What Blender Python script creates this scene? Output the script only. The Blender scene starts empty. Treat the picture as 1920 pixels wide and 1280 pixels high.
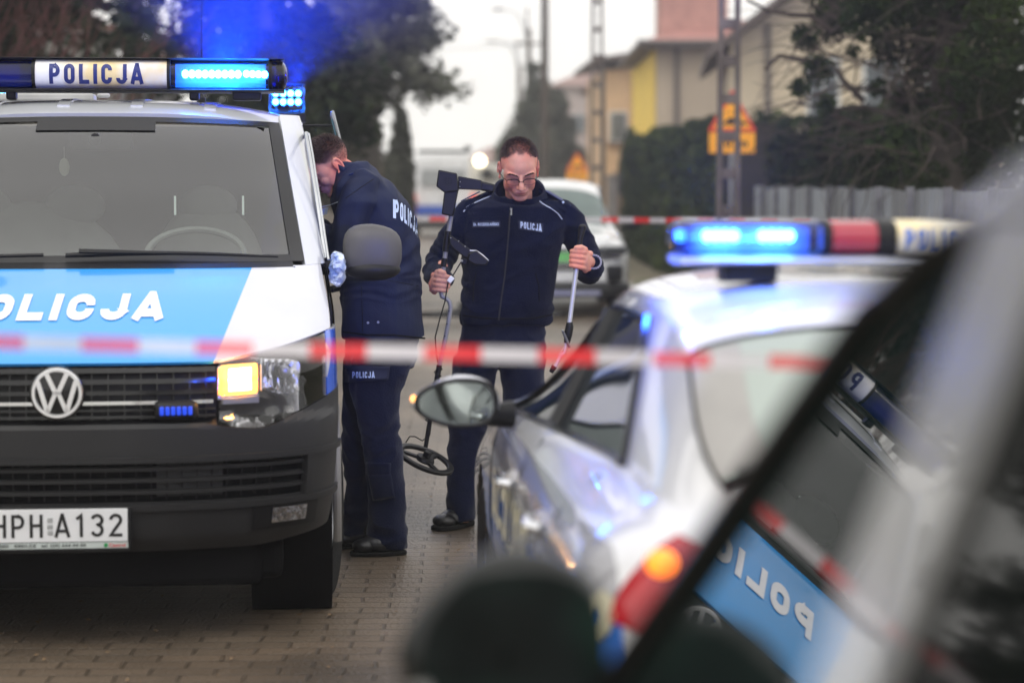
import bpy, bmesh, math, random
from mathutils import Vector, Matrix, noise, Euler
import numpy as np
R = math.radians
random.seed(7)
SC = bpy.context.scene
COL = SC.collection
# ---------------- camera, world, sun ----------------
FPX = 4200.0
TILT = math.atan(297/FPX)
cd = bpy.data.cameras.new("camera"); cam = bpy.data.objects.new("camera", cd); COL.objects.link(cam)
cam.location = (0, 0, 1.6); cam.rotation_euler = (math.pi/2 - TILT, 0, 0)
cd.sensor_width = 36; cd.lens = FPX/1920*36; cd.clip_end = 2000; cd.clip_start = .05
cd.dof.use_dof = True; cd.dof.focus_distance = 9.3; cd.dof.aperture_fstop = 1.75
SC.camera = cam
W = bpy.data.worlds.new("World"); SC.world = W; W.use_nodes = True
nt = W.node_tree; bgn = nt.nodes["Background"]
sky = nt.nodes.new("ShaderNodeTexSky"); sky.sky_type = 'NISHITA'; sky.sun_disc = False
sky.sun_elevation = R(52); sky.sun_rotation = R(150); sky.air_density = 2.0; sky.dust_density = 6.0
hs = nt.nodes.new("ShaderNodeHueSaturation"); hs.inputs["Saturation"].default_value = .04
mx = nt.nodes.new("ShaderNodeMix"); mx.data_type = 'RGBA'; mx.inputs[0].default_value = .75
mx.inputs[7].default_value = (11.5, 11.25, 10.75, 1)          # even layer of cloud
nt.links.new(sky.outputs[0], hs.inputs["Color"]); nt.links.new(hs.outputs[0], mx.inputs[6])
nt.links.new(mx.outputs[2], bgn.inputs[0]); bgn.inputs[1].default_value = .13
sl = bpy.data.lights.new("sun", 'SUN'); sl.energy = 1.0; sl.angle = R(25); sl.color = (1, .96, .9)
so = bpy.data.objects.new("sun", sl); COL.objects.link(so)
so.rotation_euler = (R(38), 0, R(-30))
SC.view_settings.view_transform = 'Standard'; SC.view_settings.look = 'None'
SC.view_settings.exposure = 0.02; SC.view_settings.gamma = 1
SC.render.engine = 'CYCLES'
cy = SC.cycles
cy.use_denoising = True; cy.max_bounces = 8; cy.diffuse_bounces = 3; cy.glossy_bounces = 4
cy.transmission_bounces = 6; cy.transparent_max_bounces = 16; cy.volume_bounces = 0
cy.caustics_reflective = False; cy.caustics_refractive = False; cy.sample_clamp_indirect = 6

def P(px, py, Y):
    """point seen at photo pixel (px,py) at ground distance Y from the camera"""
    dx = (px-960)/FPX; dz = (640-py)/FPX
    c, s = math.cos(TILT), math.sin(TILT)
    y = c + dz*s; z = -s + dz*c
    return Vector((dx*Y/y, Y, 1.6 + z*Y/y))

# ---------------- materials ----------------
MATS = {}
def mat(name, col, rough=.5, metal=0., spec=.5, noise=None, bump=None, emis=None, coat=0., sheen=0., tint=None):
    """noise=(scale, amount), bump=(scale, strength), emis=(colour, strength)"""
    if name in MATS: return MATS[name]
    m = bpy.data.materials.new(name); m.use_nodes = True; MATS[name] = m
    t = m.node_tree; b = t.nodes["Principled BSDF"]
    b.inputs["Roughness"].default_value = rough; b.inputs["Metallic"].default_value = metal
    b.inputs["Specular IOR Level"].default_value = spec
    b.inputs["Coat Weight"].default_value = coat; b.inputs["Coat Roughness"].default_value = .04
    if sheen: b.inputs["Sheen Weight"].default_value = sheen
    c = (*col, 1)
    b.inputs["Base Color"].default_value = c
    tc = t.nodes.new("ShaderNodeTexCoord")
    if noise is None: noise = (6, .12)
    n = t.nodes.new("ShaderNodeTexNoise"); n.inputs["Scale"].default_value = noise[0]; n.inputs["Detail"].default_value = 6
    t.links.new(tc.outputs["Object"], n.inputs["Vector"])
    r = t.nodes.new("ShaderNodeMapRange"); r.inputs[1].default_value = .3; r.inputs[2].default_value = .7
    r.inputs[3].default_value = 1-noise[1]; r.inputs[4].default_value = 1+noise[1]
    t.links.new(n.outputs[0], r.inputs[0])
    x = t.nodes.new("ShaderNodeVectorMath"); x.operation = 'SCALE'; x.inputs[0].default_value = col
    t.links.new(r.outputs[0], x.inputs[3])
    if tint:
        mm = t.nodes.new("ShaderNodeMix"); mm.data_type = 'RGBA'
        n2 = t.nodes.new("ShaderNodeTexNoise"); n2.inputs["Scale"].default_value = tint[1]; n2.inputs["Detail"].default_value = 4
        t.links.new(tc.outputs["Object"], n2.inputs["Vector"])
        cr = t.nodes.new("ShaderNodeMapRange"); cr.inputs[1].default_value = .42; cr.inputs[2].default_value = .62
        t.links.new(n2.outputs[0], cr.inputs[0]); t.links.new(cr.outputs[0], mm.inputs[0])
        t.links.new(x.outputs[0], mm.inputs[6]); mm.inputs[7].default_value = (*tint[0], 1)
        t.links.new(mm.outputs[2], b.inputs["Base Color"])
    else:
        t.links.new(x.outputs[0], b.inputs["Base Color"])
    if bump:
        n3 = t.nodes.new("ShaderNodeTexNoise"); n3.inputs["Scale"].default_value = bump[0]; n3.inputs["Detail"].default_value = 5
        t.links.new(tc.outputs["Object"], n3.inputs["Vector"])
        bp = t.nodes.new("ShaderNodeBump"); bp.inputs["Strength"].default_value = bump[1]; bp.inputs["Distance"].default_value = .01
        t.links.new(n3.outputs[0], bp.inputs["Height"]); t.links.new(bp.outputs[0], b.inputs["Normal"])
    if emis:
        b.inputs["Emission Color"].default_value = (*emis[0], 1); b.inputs["Emission Strength"].default_value = emis[1]
    return m
def glass(name, col, refl=1.0, dark=.0, rough=.0):
    """thin pane: tinted see-through mixed with a Fresnel reflection"""
    if name in MATS: return MATS[name]
    m = bpy.data.materials.new(name); m.use_nodes = True; MATS[name] = m
    t = m.node_tree; t.nodes.remove(t.nodes["Principled BSDF"]); o = t.nodes["Material Output"]
    tr = t.nodes.new("ShaderNodeBsdfTransparent"); tr.inputs[0].default_value = (*col, 1)
    gl = t.nodes.new("ShaderNodeBsdfGlossy"); gl.inputs["Roughness"].default_value = rough
    fr = t.nodes.new("ShaderNodeFresnel"); fr.inputs[0].default_value = 1.5
    mu = t.nodes.new("ShaderNodeMath"); mu.operation = 'MULTIPLY'; mu.inputs[1].default_value = refl; mu.use_clamp = True
    s = t.nodes.new("ShaderNodeMixShader")
    t.links.new(fr.outputs[0], mu.inputs[0]); t.links.new(mu.outputs[0], s.inputs[0])
    t.links.new(tr.outputs[0], s.inputs[1]); t.links.new(gl.outputs[0], s.inputs[2])
    t.links.new(s.outputs[0], o.inputs[0])
    return m
def emat(name, col, strength):
    if name in MATS: return MATS[name]
    m = bpy.data.materials.new(name); m.use_nodes = True; MATS[name] = m
    b = m.node_tree.nodes["Principled BSDF"]; b.inputs["Base Color"].default_value = (*col, 1)
    b.inputs["Emission Color"].default_value = (*col, 1); b.inputs["Emission Strength"].default_value = strength
    return m

# ---------------- mesh builder ----------------
class MB:
    def __init__(s): s.v = []; s.f = []; s.m = []
    def add(s, vs, fs, m=0):
        n = len(s.v); s.v += [tuple(v) for v in vs]
        for f in fs: s.f.append(tuple(i+n for i in f)); s.m.append(m)
        return s
    def box(s, c, sz, rot=None, m=0, taper=1.):
        hx, hy, hz = sz[0]/2, sz[1]/2, sz[2]/2; vs = []
        for z in (-1, 1):
            k = taper if z > 0 else 1
            for x, y in ((-1, -1), (1, -1), (1, 1), (-1, 1)): vs.append(Vector((x*hx*k, y*hy*k, z*hz)))
        if rot is not None:
            M = rot if isinstance(rot, Matrix) else Euler(rot).to_matrix()
            vs = [M @ v for v in vs]
        c = Vector(c); vs = [v+c for v in vs]
        return s.add(vs, [(3, 2, 1, 0), (4, 5, 6, 7), (0, 1, 5, 4), (1, 2, 6, 5), (2, 3, 7, 6), (3, 0, 4, 7)], m)
    def tube(s, pts, rad, n=10, m=0, caps=True, sq=(1, 1), up=None):
        pts = [Vector(p) for p in pts]; k = len(pts)
        if not hasattr(rad, '__len__'): rad = [rad]*k
        vs = []; fs = []; prev = None
        for i, p in enumerate(pts):
            d = (pts[min(i+1, k-1)] - pts[max(i-1, 0)])
            if d.length < 1e-9: d = Vector((0, 0, 1))
            d.normalize()
            if prev is None:
                a = Vector(up) if up else (Vector((0, 0, 1)) if abs(d.z) < .9 else Vector((1, 0, 0)))
                e1 = d.cross(a).normalized()
            else: e1 = (prev - d*prev.dot(d)).normalized()
            prev = e1; e2 = d.cross(e1)
            for j in range(n):
                t = 2*math.pi*j/n
                vs.append(p + e1*math.cos(t)*rad[i]*sq[0] + e2*math.sin(t)*rad[i]*sq[1])
        for i in range(k-1):
            for j in range(n):
                a = i*n+j; b = i*n+(j+1) % n; fs.append((a, b, b+n, a+n))
        if caps: fs += [tuple(reversed(range(n))), tuple(range((k-1)*n, k*n))]
        return s.add(vs, fs, m)
    def ball(s, c, r, n=14, rot=None, m=0, nv=None):
        if not hasattr(r, '__len__'): r = (r, r, r)
        nv = nv or max(6, n*2//3); vs = []; fs = []
        for i in range(nv+1):
            ph = math.pi*i/nv
            for j in range(n):
                t = 2*math.pi*j/n
                vs.append(Vector((r[0]*math.sin(ph)*math.cos(t), r[1]*math.sin(ph)*math.sin(t), r[2]*math.cos(ph))))
        if rot is not None:
            M = rot if isinstance(rot, Matrix) else Euler(rot).to_matrix()
            vs = [M @ v for v in vs]
        c = Vector(c); vs = [v+c for v in vs]
        for i in range(nv):
            for j in range(n):
                a = i*n+j; b = i*n+(j+1) % n; fs.append((a, a+n, b+n, b))
        return s.add(vs, fs, m)
    def lathe(s, prof, c, axis='x', n=28, m=0):
        """prof: (radius, offset along axis)"""
        vs = []; fs = []; k = len(prof); c = Vector(c)
        for r, a in prof:
            for j in range(n):
                t = 2*math.pi*j/n; x, y = r*math.cos(t), r*math.sin(t)
                v = {'x': (a, x, y), 'y': (x, a, y), 'z': (x, y, a)}[axis]
                vs.append(c + Vector(v))
        for i in range(k-1):
            for j in range(n):
                a = i*n+j; b = i*n+(j+1) % n; fs.append((a, b, b+n, a+n))
        return s.add(vs, fs, m)
    def grid(s, fn, nu, nv, th=0., m=0, keep=None):
        """fn(u,v)->Vector, u,v in 0..1; thickness th inward along -normal"""
        P0 = [[Vector(fn(i/nu, j/nv)) for j in range(nv+1)] for i in range(nu+1)]
        vs = [p for row in P0 for p in row]; fs = []; W_ = nv+1
        for i in range(nu):
            for j in range(nv):
                if keep and not keep((i+.5)/nu, (j+.5)/nv): continue
                fs.append((i*W_+j, (i+1)*W_+j, (i+1)*W_+j+1, i*W_+j+1))
        if th:
            N = len(vs); nor = [Vector() for _ in vs]
            for f in fs:
                nn = (vs[f[2]]-vs[f[0]]).cross(vs[f[3]]-vs[f[1]])
                for q in f: nor[q] += nn
            vs = vs + [v - (n_.normalized()*th if n_.length else n_) for v, n_ in zip(vs, nor)]
            ed = {}
            for f in fs:
                for a, b in zip(f, f[1:]+f[:1]): ed[(a, b)] = 1
            back = [tuple(q+N for q in reversed(f)) for f in fs]
            rim = [(b, a, a+N, b+N) for (a, b) in ed if (b, a) not in ed]
            fs = fs + back + rim
        return s.add(vs, fs, m)
    def prism(s, poly, d, org=(0, 0, 0), ax=(1, 0, 0), ay=(0, 0, 1), m=0):
        """polygon in the ax/ay plane extruded by vector d"""
        o = Vector(org); ax = Vector(ax); ay = Vector(ay); d = Vector(d); n = len(poly)
        a = [o+ax*x+ay*y for x, y in poly]; b = [v+d for v in a]
        fs = [tuple(range(n)), tuple(reversed(range(n, 2*n)))]
        fs += [(i, i+n, (i+1) % n+n, (i+1) % n) for i in range(n)]
        return s.add(a+b, fs, m)
    def xf(s, M):
        s.v = [tuple(M @ Vector(v)) for v in s.v]; return s
    def mesh(s, name):
        me = bpy.data.meshes.new(name); me.from_pydata(s.v, [], s.f); me.update()
        return me
    def build(s, name, mats, parent=None, smooth=True, bevel=0, weld=False, ang=35, world=False):
        me = s.mesh(name)
        if not isinstance(mats, (list, tuple)): mats = [mats]
        for mm in mats: me.materials.append(mm)
        if len(mats) > 1: me.polygons.foreach_set("material_index", s.m)
        bm = bmesh.new(); bm.from_mesh(me)
        if weld: bmesh.ops.remove_doubles(bm, verts=bm.verts, dist=1e-4)
        bmesh.ops.recalc_face_normals(bm, faces=bm.faces); bm.to_mesh(me); bm.free()
        if smooth:
            me.polygons.foreach_set("use_smooth", [True]*len(me.polygons))
            try: me.set_sharp_from_angle(angle=R(ang))
            except Exception: pass
        o = bpy.data.objects.new(name, me); COL.objects.link(o)
        if parent is not None:
            o.parent = parent
            if world: o.matrix_parent_inverse = parent.matrix_world.inverted()
        if bevel:
            b = o.modifiers.new("bevel", 'BEVEL'); b.width = bevel; b.segments = 2; b.limit_method = 'ANGLE'; b.angle_limit = R(40)
        return o
def comps(mb, name, mats, parent=None, **k):
    """build every separate piece of mb as a part of its own"""
    par = list(range(len(mb.v)))
    def root(i):
        while par[i] != i: par[i] = par[par[i]]; i = par[i]
        return i
    for f in mb.f:
        a = root(f[0])
        for i in f[1:]: par[root(i)] = a
    g = {}
    for f, m in zip(mb.f, mb.m): g.setdefault(root(f[0]), []).append((f, m))
    out = []
    for fs in g.values():
        ids = sorted({i for f, _ in fs for i in f}); mp = {i: j for j, i in enumerate(ids)}
        b = MB(); b.v = [mb.v[i] for i in ids]; b.f = [tuple(mp[i] for i in f) for f, _ in fs]; b.m = [m for _, m in fs]
        out.append(b.build(name, mats, parent, **k))
    return out
def tag(o, label=None, cat=None, group=None, kind=None):
    if label: o["label"] = label
    if cat: o["category"] = cat
    if group: o["group"] = group
    if kind: o["kind"] = kind
    return o
def thing(name, label, cat, loc=(0, 0, 0), rz=0., group=None):
    o = bpy.data.objects.new(name, None); COL.objects.link(o); o.location = loc; o.rotation_euler = (0, 0, rz)
    o.empty_display_size = .1
    tag(o, label, cat, group)
    o.matrix_basis = Matrix.LocRotScale(Vector(loc), Euler((0, 0, rz)), None)
    bpy.context.view_layer.update()
    return o
def copy_tree(o, parent=None):
    c = o.copy(); COL.objects.link(c)
    if parent is not None: c.parent = parent
    for ch in list(o.children): copy_tree(ch, c)
    return c
def text2d(s, w, h, bold=.0, sub=True, res=3):
    """text outline scaled to w x h, centred; returns verts (x,y) and faces"""
    cu = bpy.data.curves.new("t", 'FONT'); cu.body = s; cu.offset = bold; cu.resolution_u = res
    cu.space_character = 1.0 + bold*2.2
    o = bpy.data.objects.new("t", cu); COL.objects.link(o)
    dg = bpy.context.evaluated_depsgraph_get(); me = bpy.data.meshes.new_from_object(o.evaluated_get(dg))
    vs = [(v.co.x, v.co.y) for v in me.vertices]; fs = [tuple(p.vertices) for p in me.polygons]
    bpy.data.objects.remove(o); bpy.data.curves.remove(cu)
    if sub:
        bm = bmesh.new(); bm.from_mesh(me)
        bmesh.ops.triangulate(bm, faces=bm.faces)
        mxl = .12
        for _ in range(3):
            e = [e for e in bm.edges if e.calc_length() > mxl]
            if not e: break
            bmesh.ops.subdivide_edges(bm, edges=e, cuts=1); bmesh.ops.triangulate(bm, faces=bm.faces)
        vs = [(v.co.x, v.co.y) for v in bm.verts]; bm.verts.index_update()
        fs = [tuple(v.index for v in f.verts) for f in bm.faces]; bm.free()
    bpy.data.meshes.remove(me)
    x0 = min(v[0] for v in vs); x1 = max(v[0] for v in vs); y0 = min(v[1] for v in vs); y1 = max(v[1] for v in vs)
    vs = [((x-(x0+x1)/2)*w/(x1-x0), (y-(y0+y1)/2)*h/(y1-y0)) for x, y in vs]
    return vs, fs
def text_on(mb, s, w, h, fn, bold=.0, m=0, sub=True):
    vs, fs = text2d(s, w, h, bold, sub); mb.add([fn(x, y) for x, y in vs], fs, m); return mb
def _arc(cx, cy, rx, ry, a0, a1, n=9):
    return [(cx+rx*math.cos(R(a0+(a1-a0)*i/n)), cy+ry*math.sin(R(a0+(a1-a0)*i/n))) for i in range(n+1)]
def glyph(ch, w, t):
    """centre-line strokes of a sign-writer's letter, height 1, width w, stroke t"""
    h = t/2; l, r, b, u = h, w-h, h, 1-h; m = .5; c = w/2; k = (r-l)/2; q = min(k, .24)
    if ch == 'P': return [[(l, 0), (l, u), (c, u)] + _arc(c, (u+.44)/2, r-c, (u-.44)/2, 90, -90)+[(l+h, .44)]]
    if ch == 'O' or ch == '0': return [_arc(c, u-q, k, q, 0, 180)+_arc(c, b+q, k, q, 180, 360)+[(r, u-q)]]
    if ch == 'L': return [[(l, 1), (l, b), (w, b)]]
    if ch == 'I': return [[(h, 0), (h, 1)]]
    if ch == 'C': return [[(r, u-q*1.2)]+_arc(c, u-q, k, q, 0, 180)+_arc(c, b+q, k, q, 180, 360)+[(r, b+q*1.2)]]
    if ch == 'J': return [[(r, 1), (r, b+q)]+_arc(c, b+q, k, q, 0, -180)+[(l, b+q*1.1)]]
    if ch == 'A': return [[(h*.6, 0), (c-h*.1, u+h*.6), (c+h*.1, u+h*.6), (w-h*.6, 0)], [(w*.27, .27), (w*.73, .27)]]
    if ch == 'H': return [[(l, 0), (l, 1)], [(r, 0), (r, 1)], [(l+h, .52), (r-h, .52)]]
    if ch == '1': return [[(w*.15, .78), (w*.62, u+h*.3), (w*.62, 0)]]
    if ch == '2': return [[(l, u-k*.9)]+_arc(c, u-k, k, k, 170, -25)+[(l, b), (w, b)]]
    if ch == '3': return [_arc(c, u-.21, k, .21, 160, -90)+[(c-.02, .5)], _arc(c, b+.235, k, .235, 90, -160)]
    if ch == '5': return [[(r, u), (l+.02, u), (l, .56)]+_arc(c, b+.25, k, .25, 120, -150)]
    if ch == '9': return [_arc(c, u-.24, k, .24, 0, 360), [(r, u-.24), (r-.03, .3), (c-.05, 0)]]
    return []
def strokes2d(s, W_, H_, t=.2, asp=.58, gap=.16):
    """lettering W_ x H_ centred, from strokes; returns verts, faces"""
    vs = []; fs = []; x = 0
    for ch in s:
        if ch == ' ': x += asp*.6; continue
        w = t if ch == 'I' else (asp*.75 if ch == '1' else asp*(1.12 if ch == 'A' else .95 if ch == 'L' else 1))
        for line in glyph(ch, w, t):
            n = len(line); k0 = len(vs); closed = (Vector((*line[0], 0))-Vector((*line[-1], 0))).length < 1e-6
            dense = []
            for i in range(n-1):
                a, b = line[i], line[i+1]; L = math.dist(a, b); q = max(1, int(L/.14))
                dense += [(a[0]+(b[0]-a[0])*j/q, a[1]+(b[1]-a[1])*j/q) for j in range(q)]
            dense.append(line[-1]); n = len(dense); k0 = len(vs)
            for i in range(n):
                p = Vector(dense[i]); a = Vector(dense[i-1]) if i else (Vector(dense[-2]) if closed else None); b = Vector(dense[i+1]) if i < n-1 else (Vector(dense[1]) if closed else None)
                d1 = (p-a).normalized() if a is not None else None; d2 = (b-p).normalized() if b is not None else None
                if d1 is None: d1 = d2
                if d2 is None: d2 = d1
                n1 = Vector((-d1.y, d1.x)); n2 = Vector((-d2.y, d2.x)); mm = (n1+n2); mm = mm.normalized() if mm.length > .2 else n1
                sc = min(1/max(.4, mm.dot(n1)), 1.6); o = mm*t/2*sc
                vs.append((x+p.x+o.x, p.y+o.y)); vs.append((x+p.x-o.x, p.y-o.y))
            for i in range(n-1): q = k0+2*i; fs.append((q, q+1, q+3, q+2))
        x += w+gap
    x -= gap
    return [((a-x/2)*W_/x, (b-.5)*H_) for a, b in vs], fs
def letters(mb, s, w, h, fn, t=.2, asp=.58, gap=.16, m=0):
    vs, fs = strokes2d(s, w, h, t, asp, gap); mb.add([fn(a, b) for a, b in vs], fs, m); return mb
def interp(x, tab):
    """piecewise linear table"""
    if x <= tab[0][0]: return tab[0][1]
    for (a, b), (c, d) in zip(tab, tab[1:]):
        if x <= c: return b + (d-b)*(x-a)/(c-a)
    return tab[-1][1]
def spl(x, tab):
    """smooth (monotone-ish Catmull) table"""
    xs = [t[0] for t in tab]; ys = [t[1] for t in tab]; n = len(tab)
    if x <= xs[0]: return ys[0]
    if x >= xs[-1]: return ys[-1]
    i = 0
    while x > xs[i+1]: i += 1
    def sl_(k):
        if k == 0: return (ys[1]-ys[0])/(xs[1]-xs[0])
        if k == n-1: return (ys[-1]-ys[-2])/(xs[-1]-xs[-2])
        a = (ys[k]-ys[k-1])/(xs[k]-xs[k-1]); b = (ys[k+1]-ys[k])/(xs[k+1]-xs[k])
        return 0 if a*b <= 0 else 2*a*b/(a+b)
    h = xs[i+1]-xs[i]; t = (x-xs[i])/h
    return (2*t**3-3*t**2+1)*ys[i] + (t**3-2*t**2+t)*h*sl_(i) + (-2*t**3+3*t**2)*ys[i+1] + (t**3-t**2)*h*sl_(i+1)
def mask_paint(name, basecol, bands, rough=.3, coat=.6, dirt=.05):
    """car paint whose colour is set by bands: list of (colour, expression nodes builder)"""
    m = mat(name, basecol, rough, 0, .5, noise=(3, dirt), coat=coat)
    t = m.node_tree; b = t.nodes["Principled BSDF"]; src = b.inputs["Base Color"].links[0].from_socket
    tc = t.nodes.new("ShaderNodeTexCoord"); sp = t.nodes.new("ShaderNodeSeparateXYZ")
    t.links.new(tc.outputs["Object"], sp.inputs[0])
    def ma(op, a, b_=None, c=None):
        n = t.nodes.new("ShaderNodeMath"); n.operation = op
        for i, q in enumerate((a, b_, c)):
            if q is None: continue
            if isinstance(q, (int, float)): n.inputs[i].default_value = q
            else: t.links.new(q, n.inputs[i])
        return n.outputs[0]
    X = [sp.outputs[0], sp.outputs[1], sp.outputs[2]]
    for col, fn in bands:
        k = fn(ma, *X); mm = t.nodes.new("ShaderNodeMix"); mm.data_type = 'RGBA'
        t.links.new(k, mm.inputs[0]); t.links.new(src, mm.inputs[6]); mm.inputs[7].default_value = (*col, 1)
        src = mm.outputs[2]
    t.links.new(src, b.inputs["Base Color"])
    return m
# common materials
M_tyre = mat("tyre_rubber", (.012, .012, .012), .85, spec=.15, bump=(60, .3))
M_blk = mat("black_plastic", (.010, .010, .011), .45, spec=.25, bump=(200, .05))
M_blkg = mat("gloss_black", (.008, .008, .009), .12)
M_grey = mat("grey_plastic", (.022, .022, .023), .5, spec=.28, bump=(300, .08), noise=(3, .15))
M_chr = mat("chrome", (.88, .89, .91), .08, 1., noise=(3, .03))
M_alu = mat("alloy", (.45, .46, .48), .3, 1., noise=(10, .08))
M_rub = mat("window_rubber", (.007, .007, .008), .8, spec=.08)
M_int = mat("car_interior", (.05, .052, .055), .7, noise=(4, .2))
M_intl = mat("car_interior_light", (.16, .165, .165), .7, noise=(4, .2))
M_led = emat("led_cyan", (.62, .9, 1.0), 90)
M_blens = glass("blue_lens", (.03, .22, .95), 1.2, rough=.03)
M_wht = mat("white_print", (.85, .86, .88), .45, noise=(20, .05))
M_navy = mat("navy_print", (.008, .02, .16), .4)
# ================= setting =================
def brickmat():
    m = mat("paving", (.12, .095, .07), .40, spec=.75, noise=(1.2, .25), bump=(30, .4)); t = m.node_tree; b = t.nodes["Principled BSDF"]
    tc = t.nodes.new("ShaderNodeTexCoord"); br = t.nodes.new("ShaderNodeTexBrick")
    br.inputs["Scale"].default_value = 1; br.inputs["Brick Width"].default_value = .21; br.inputs["Row Height"].default_value = .105
    br.inputs["Mortar Size"].default_value = .008; br.inputs["Mortar Smooth"].default_value = .4
    br.inputs["Color1"].default_value = (.138, .104, .073, 1); br.inputs["Color2"].default_value = (.106, .080, .056, 1); br.inputs["Mortar"].default_value = (.072, .054, .037, 1)
    nz = t.nodes.new("ShaderNodeTexNoise"); nz.inputs["Scale"].default_value = .8; nz.inputs["Detail"].default_value = 8
    va = t.nodes.new("ShaderNodeVectorMath"); va.operation = 'SCALE'
    n2 = t.nodes.new("ShaderNodeTexNoise"); n2.inputs["Scale"].default_value = 3.; va2 = t.nodes.new("ShaderNodeVectorMath"); va2.operation = 'MULTIPLY_ADD'
    va2.inputs[1].default_value = (.03, .03, 0); t.links.new(tc.outputs["Object"], n2.inputs["Vector"]); t.links.new(n2.outputs["Color"], va2.inputs[0]); t.links.new(tc.outputs["Object"], va2.inputs[2])
    t.links.new(va2.outputs[0], br.inputs["Vector"]); t.links.new(tc.outputs["Object"], nz.inputs["Vector"])
    r = t.nodes.new("ShaderNodeMapRange"); r.inputs[1].default_value = .3; r.inputs[2].default_value = .7; r.inputs[3].default_value = .45; r.inputs[4].default_value = 1.6
    t.links.new(nz.outputs[0], r.inputs[0]); t.links.new(br.outputs["Color"], va.inputs[0]); t.links.new(r.outputs[0], va.inputs[3])
    t.links.new(va.outputs[0], b.inputs["Base Color"])
    bp = t.nodes.new("ShaderNodeBump"); bp.inputs["Strength"].default_value = .8; bp.inputs["Distance"].default_value = .01
    n4 = t.nodes.new("ShaderNodeTexNoise"); n4.inputs["Scale"].default_value = 60; mm = t.nodes.new("ShaderNodeMath"); mm.operation = 'MULTIPLY_ADD'
    t.links.new(tc.outputs["Object"], n4.inputs["Vector"]); mm.inputs[1].default_value = -1.; t.links.new(br.outputs["Fac"], mm.inputs[0]); t.links.new(n4.outputs[0], mm.inputs[2])
    t.links.new(mm.outputs[0], bp.inputs["Height"]); t.links.new(bp.outputs[0], b.inputs["Normal"])
    return m
def sheet(name, x0, x1, y0, y1, z, m, n=(8, 60), bumpy=0.):
    f = MB(); f.grid(lambda u, v: Vector((x0+(x1-x0)*u, y0+(y1-y0)*v, z+bumpy*noise.noise(Vector((u*20, v*60, 3))))), n[0], n[1], 0)
    o = f.build(name, m); tag(o, kind="structure"); return o
M_dirt = mat("verge_dirt", (.17, .135, .10), .95, noise=(2.5, .35), bump=(12, .8), tint=((.09, .10, .04), .9))
sheet("ground", -160, 160, -20, 420, -.06, mat("soil", (.12, .105, .075), .95, noise=(.3, .3), bump=(3, 1), tint=((.06, .075, .03), .2)), (30, 60), .04)
road = sheet("road", -4.6, 2.25, -12, 300, .0, brickmat(), (6, 100))
road.rotation_euler.z = R(.95)
vg = sheet("verge", 2.37, 6.5, -12, 200, .05, M_dirt, (12, 160), .05); vg.rotation_euler.z = R(.95)
vl = sheet("pavement", -7.5, -4.72, -12, 200, .06, mat("slabs", (.16, .15, .14), .9, noise=(3, .2), bump=(20, .3)), (6, 80)); vl.rotation_euler.z = R(.95)
k = MB(); k.box((2.31, 95, .03), (.12, 214, .14)); k.box((-4.66, 95, .03), (.12, 214, .14))
kb = k.build("kerb", mat("kerb_concrete", (.28, .27, .25), .85, noise=(8, .2), bump=(40, .4)), bevel=.01); tag(kb, kind="structure"); kb.rotation_euler.z = R(.95)
# ================= police van (front) =================
VAN_Y, VAN_X, VAN_RZ = 7.5, -1.53, R(5.5)
van = thing("police_van", "white and blue police van with glowing blue roof bar and its orange turn lamp lit", "van", (VAN_X, VAN_Y, 0), VAN_RZ)
def vw(z): return spl(z, [(.3, .90), (.5, .935), (.8, .95), (1.1, .945), (1.3, .915), (1.6, .875), (1.88, .825), (1.97, .74)])
def vyc(z): return spl(z, [(.32, .10), (.40, .035), (.55, .01), (.70, .0), (.775, .0), (.80, .045), (.90, .05), (.985, .075), (1.02, .13), (1.10, .30), (1.20, .54), (1.29, .80), (1.32, .86), (1.6, 1.28), (1.88, 1.72), (1.93, 1.84), (1.955, 2.0)])
def vD(z): return interp(z, [(.9, .55), (1.29, .45), (1.9, .40)])
def vn(z): return interp(z, [(.9, 2.5), (1.29, 2.9), (1.9, 3.0)])
def vF(x, z):
    w = vw(z); n = vn(z); q = min(abs(x)/w, 1.0)
    return Vector((math.copysign(min(abs(x), w), x), vyc(z) + vD(z)*(1-max(0, 1-q**n)**(1/n)), z))
def vFn(x, z, off):
    p = vF(x, z); e = .004
    a = vF(x+e, z)-vF(x-e, z); b = vF(x, z+e)-vF(x, z-e)
    n = a.cross(b)
    if n.length < 1e-9: n = Vector((math.copysign(1, x), 0, 0))
    n.normalize()
    if n.y > 0 and abs(n.y) > .02: n = -n
    if abs(x) > .9*vw(z) and n.x*x < 0: n = -n
    return p + n*off
def patch(mb, xa, xb, zlo, zhi, nx=30, nz=14, off=0., th=.01, m=0, keep=None):
    wr = .95; e = 1.25
    def A(x): return math.copysign(math.asin(min(abs(x)/wr, 1)**e), x)
    def X(a): return math.copysign(wr*abs(math.sin(a))**(1/e), a)
    a0, a1 = A(xa), A(xb)
    zl = zlo if callable(zlo) else (lambda x: zlo)
    zh = zhi if callable(zhi) else (lambda x: zhi)
    def fn(u, v):
        x = X(a0+(a1-a0)*u); z = zl(x)+(zh(x)-zl(x))*v
        xx = x/wr*vw(z) if abs(x) > .8 else x*(1+(abs(x)/.8)*(vw(z)/wr-1))
        return vFn(xx, z, off)
    return mb.grid(fn, nx, nz, th, m, keep)
hoodlo = lambda x: .985 + (0 if abs(x) < .5 else .09*((abs(x)-.5)/.45)**1.3)
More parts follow.
